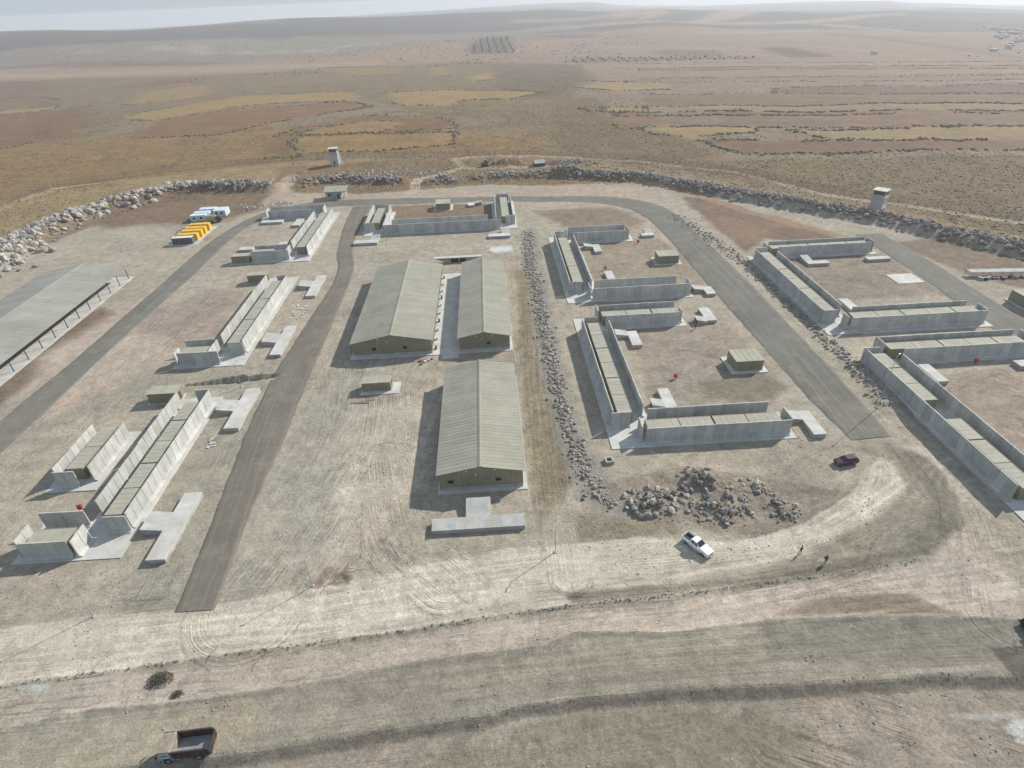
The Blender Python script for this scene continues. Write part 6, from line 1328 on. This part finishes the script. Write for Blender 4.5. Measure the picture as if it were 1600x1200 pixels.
# loose stones over the site and stones and tufts over the plain
def scatter(n, xr, yr, seed, cond):
    gg = np.random.default_rng(seed); x = gg.uniform(*xr, n); y = gg.uniform(*yr, n); k = cond(x, y) & (np.abs(x) < np.where(y > 0, .98*y+70, 70)); return x[k], y[k]
def wedge(n, r0, r1, seed, p=1.0):
    gg = np.random.default_rng(seed); a = gg.uniform(-.80, .80, n); r = r0 + (r1-r0)*gg.random(n)**p; return r*np.sin(a), r*np.cos(a)
BUILT = [(-83,-64,69,119),(-88,-77,86,106),(-83,-64,131,189),(-96,-64,202,262),(-50,11,225,264),(-38,5,130,186),(-13,5,68,120),(21,59,89,148),(21,59,156,215),(85,129,60,190),(-125,-100,60,260),(-58,-44,55,270),(60,80,85,262),(-152,-122,115,198)]
def open_ground(x, y):
    k = np.ones(len(x), bool)
    for a, b, c, d in BUILT: k &= ~((x > a) & (x < b) & (y > c) & (y < d))
    return k
x, y = scatter(90000, (-150,150), (30,300), 21, open_ground); k = fbm(x/4, y/4, 74)+fbm(x/9, y/9, 71)+fbm(x/40, y/40, 73) > -.02 + .22*(y < 60); x, y = x[k], y[k]
merged('loose_stones', np.stack([x, y, TZ(x, y)], 1), .03 + .17*g.random(len(x))**3.2, M['rock'])
RS = [tuple(p) for p in []]
def on_scrub(x, y):
    k = np.ones(len(x), bool)
    for name, c, spk, soft, pts in REGIONS:
        if name in ('field','dirt_road','valley','hills'):
            P = np.array(pts); m = (x > P[:,0].min()) & (x < P[:,0].max()) & (y > P[:,1].min()) & (y < P[:,1].max())
            if m.any():
                q = np.zeros(len(x), bool); q[m] = poly_sd(x[m], y[m], pts) > 0
                if name == 'field': k &= ~q
    site = poly_sd(x, y, [(-330,170),(-190,205),(-168,262),(-110,300),(-60,288),(0,293),(60,278),(112,247),(140,215),(300,60),(300,-80),(-330,-80)]) > -4
    return k & ~site
x, y = wedge(150000, 210, 1000, 22, 1.25); k = on_scrub(x, y); x, y = x[k], y[k]; k = fbm(x/25, y/25, 75)+fbm(x/110, y/110, 76) > -.16; x, y = x[k], y[k]
merged('scrub', np.stack([x, y, TZ(x, y)], 1), .12 + .46*g.random(len(x))**2.8, M['scrub'], squash=(.5,.9))
x, y = wedge(26000, 215, 850, 23, 1.2); k = on_scrub(x, y); x, y = x[k], y[k]; k = fbm(x/30, y/30, 77)+fbm(x/90, y/90, 78) > .06; x, y = x[k], y[k]
merged('field_stones', np.stack([x, y, TZ(x, y)], 1), .16 + .65*g.random(len(x))**3, M['rock'])

# dry-stone walls and hedgerows along the field edges
PX, PY = [], []
gg = np.random.default_rng(31)
for name, c, spk, soft, pts in REGIONS:
    if name != 'field': continue
    P = pts + [pts[0]]
    if math.hypot(np.mean([p[0] for p in pts]), np.mean([p[1] for p in pts])) > 1150: continue
    for (ax_, ay_), (bx_, by_) in zip(P[:-1], P[1:]):
        l = math.hypot(bx_-ax_, by_-ay_)
        if abs(by_-ay_) > 1.2*abs(bx_-ax_) and l > 60: continue
        n = int(l*1.5*gg.uniform(.4, 1.2)); t = gg.random(n); PX.append(ax_+(bx_-ax_)*t+gg.normal(0,1.3,n)); PY.append(ay_+(by_-ay_)*t+gg.normal(0,1.3,n))
x, y = np.concatenate(PX), np.concatenate(PY); k = fbm(x/22, y/22, 81, 3) > -.12; x, y = x[k], y[k]
x, y = x + fbm(x/14, y/14, 82)*7, y + fbm(x/14, y/14, 83)*7
h = len(x)//2
merged('field_wall_stones', np.stack([x[:h], y[:h], TZ(x[:h], y[:h])], 1), .35 + .95*gg.random(h)**1.8, M['rock_dark'])
merged('hedgerow_scrub', np.stack([x[h:], y[h:], TZ(x[h:], y[h:])], 1), .4 + 1.1*gg.random(len(x)-h)**1.8, M['scrub'], squash=(.7,1.1))
# olive rows far down the valley
def rows(poly, dx, dy, seed):
    P = np.array(poly); X, Y = np.meshgrid(np.arange(P[:,0].min(), P[:,0].max(), dx), np.arange(P[:,1].min(), P[:,1].max(), dy)); x, y = X.ravel(), Y.ravel(); k = poly_sd(x, y, poly) > 0
    gq = np.random.default_rng(seed); x, y = x[k], y[k]; return x + gq.normal(0, dx*.07, len(x)), y + gq.normal(0, dy*.05, len(y))
OX, OY = [], []
for i, (name, c, spk, soft, pts) in enumerate(REGIONS):
    if name == 'orchard_ground':
        xs = [p[0] for p in pts]; x, y = rows(pts, 16, 24, i); OX.append(x); OY.append(y)
x, y = np.concatenate(OX), np.concatenate(OY)
ico = rock_mesh('olive_crown', 900, M['olive_leaf'], 1, .9); v = np.empty(len(ico.vertices)*3, np.float32); ico.vertices.foreach_get('co', v); f = np.empty(len(ico.polygons)*3, np.int32); ico.polygons.foreach_get('vertices', f)
if len(x): merged('olive_orchard', np.stack([x, y, TZ(x, y)], 1), 2.0 + 1.2*gg.random(len(x)), M['olive_leaf'], [(v.reshape(-1,3), f.reshape(-1,3))], squash=(.8,1.0), sink=-.2)
# scattered dark trees and scrub on the hills
x, y = wedge(14000, 1150, 5200, 33, 1.4); k = fbm(x/160, y/160, 91)+fbm(x/700, y/400, 92) > .13; x, y = x[k], y[k]
merged('hill_scrub', np.stack([x, y, TZ(x, y)], 1), .8 + 1.8*gg.random(len(x))**2, M['scrub'], squash=(.6,.9))
# village at the far right
HG = 'small houses of the distant village on the right'
hx = [hit for hit in VILLAGE]
for i, (x0, y0) in enumerate(hx):
    w, d, h_ = gg.uniform(5, 10), gg.uniform(5, 9), gg.uniform(2.5, 4.5)
    t = thing('village_house', 'small pale flat-roofed house in the distant village at right', 'house', (x0, y0, tz(x0, y0)), gg.uniform(0, 3), HG)
    q = MB(); q.box(-w/2, w/2, -d/2, d/2, -3, h_); q.obj('wall', M['house'], t)
    q = MB(); q.box(-w/2-.3, w/2+.3, -d/2-.3, d/2+.3, h_, h_+.5); q.obj('roof', M['slab'], t)
    q = MB()
    for s in (-1, 1):
        for k_ in (-.28, .28): q.box(k_*w-.7, k_*w+.7, s*d/2-.05, s*d/2+.05, h_*.45, h_*.75)
    q.obj('window', M['glass'], t)

# ------------------------------------------------------------------ perimeter fence
def fence(label, pts, step=3.0, h=2.4):
    P = smooth_path(pts, step); cx, cy = P[len(P)//2].x, P[len(P)//2].y; cz = tz(cx, cy)
    t = thing('perimeter_fence', label, 'fence', (cx, cy, cz), 0, 'wire perimeter fence')
    zz = TZ(np.array([p.x for p in P]), np.array([p.y for p in P])); b = MB()
    pm = MB(); pm.tube((0,0,-.3), (0,0,h), .06, n=5); pm.tube((0,0,h), (.25,-.25,h+.4), .045, n=5); pm = pm.mesh('post', M['wire'])
    for i, p in enumerate(P): link('post', pm, t, (p.x-cx, p.y-cy, zz[i]-cz))
    for i in range(len(P)-1):
        a, c = P[i], P[i+1]
        for k in range(9):
            hh = .15 + k*(h-.2)/8; b.tube((a.x-cx, a.y-cy, zz[i]-cz+hh), (c.x-cx, c.y-cy, zz[i+1]-cz+hh), .022, n=3, caps=False)
        for k in range(6):
            f = (k+.5)/6; x_, y_ = a.x+(c.x-a.x)*f-cx, a.y+(c.y-a.y)*f-cy; z_ = zz[i]+(zz[i+1]-zz[i])*f-cz; b.tube((x_, y_, z_+.1), (x_, y_, z_+h), .02, n=3, caps=False)
        for hh, off in ((h+.12, .08), (h+.26, .16), (h+.4, .25)):
            b.tube((a.x-cx+off, a.y-cy-off, zz[i]-cz+hh), (c.x-cx+off, c.y-cy-off, zz[i+1]-cz+hh), .02, n=3, caps=False)
    b.obj('wire_mesh', M['wire'], t)
fence('left stretch of the wire perimeter fence beyond the boulder berm', [(-240,292),(-237,310),(-233,333),(-199,346),(-165,358),(-118,368)])
fence('middle stretch of the wire perimeter fence behind the stair watchtower', [(-118,368.5),(-95,368),(-67,366),(-27,358.5),(-12,359),(30,352),(43,343)])
fence('right stretch of the wire perimeter fence behind the flared watchtower', [(43.5,343),(83,326),(125,287),(143,257),(163,238),(197,207)])

# ------------------------------------------------------------------ bushes by the lower road
def bush(label, x, y, w, h_, seed, n=260):
    r = random.Random(seed); t = thing('bush', label, 'bush', (x, y, tz(x, y)), 0, None); b = MB()
    for _ in range(n):
        a, d, z = r.uniform(0, 6.28), r.random()**.6*w, r.random()*h_; d *= (1-(z/h_)**2*.7); p = Vector((math.cos(a)*d, math.sin(a)*d*.7, z)); s = r.uniform(.05,.14)
        u = Vector((r.gauss(0,1), r.gauss(0,1), r.gauss(0,1))).normalized(); v = u.orthogonal().normalized()
        b.add([p-u*s, p+v*s*.6, p+u*s, p-v*s*.6], [(0,1,2,3)])
    b.obj('foliage', M['dry_bush'], t); q = MB()
    for i in range(9):
        a = r.uniform(0, 6.28); q.tube((0,0,-.05), (math.cos(a)*w*.6, math.sin(a)*w*.45, h_*r.uniform(.5,.9)), .02, .008, n=4)
    q.obj('stem', M['bark'], t)
bush('dark dry bush between the two dirt roads, larger one', -48.2, 47.6, 1.9, .9, 1, 1500)
bush('low brown tuft on the lower road verge', -45.0, 45.4, .9, .5, 2, 420)

# ------------------------------------------------------------------ air
zs_all = [o.matrix_world.translation.z for o in sc.objects]
b = MB(); b.box(-9600, 9600, -300, 9700, -420, 85.0)
m = bpy.data.materials.new('haze_air'); m.use_nodes = True; nt = m.node_tree
for nd in list(nt.nodes): nt.nodes.remove(nd)
out = nt.nodes.new('ShaderNodeOutputMaterial'); pv = nt.nodes.new('ShaderNodeVolumePrincipled')
pv.inputs['Color'].default_value = (.80,.835,.88,1); pv.inputs['Density'].default_value = HAZE_DENSITY; pv.inputs['Anisotropy'].default_value = .25
nt.links.new(pv.outputs[0], out.inputs['Volume'])
kind(b.obj('haze', m), 'stuff')
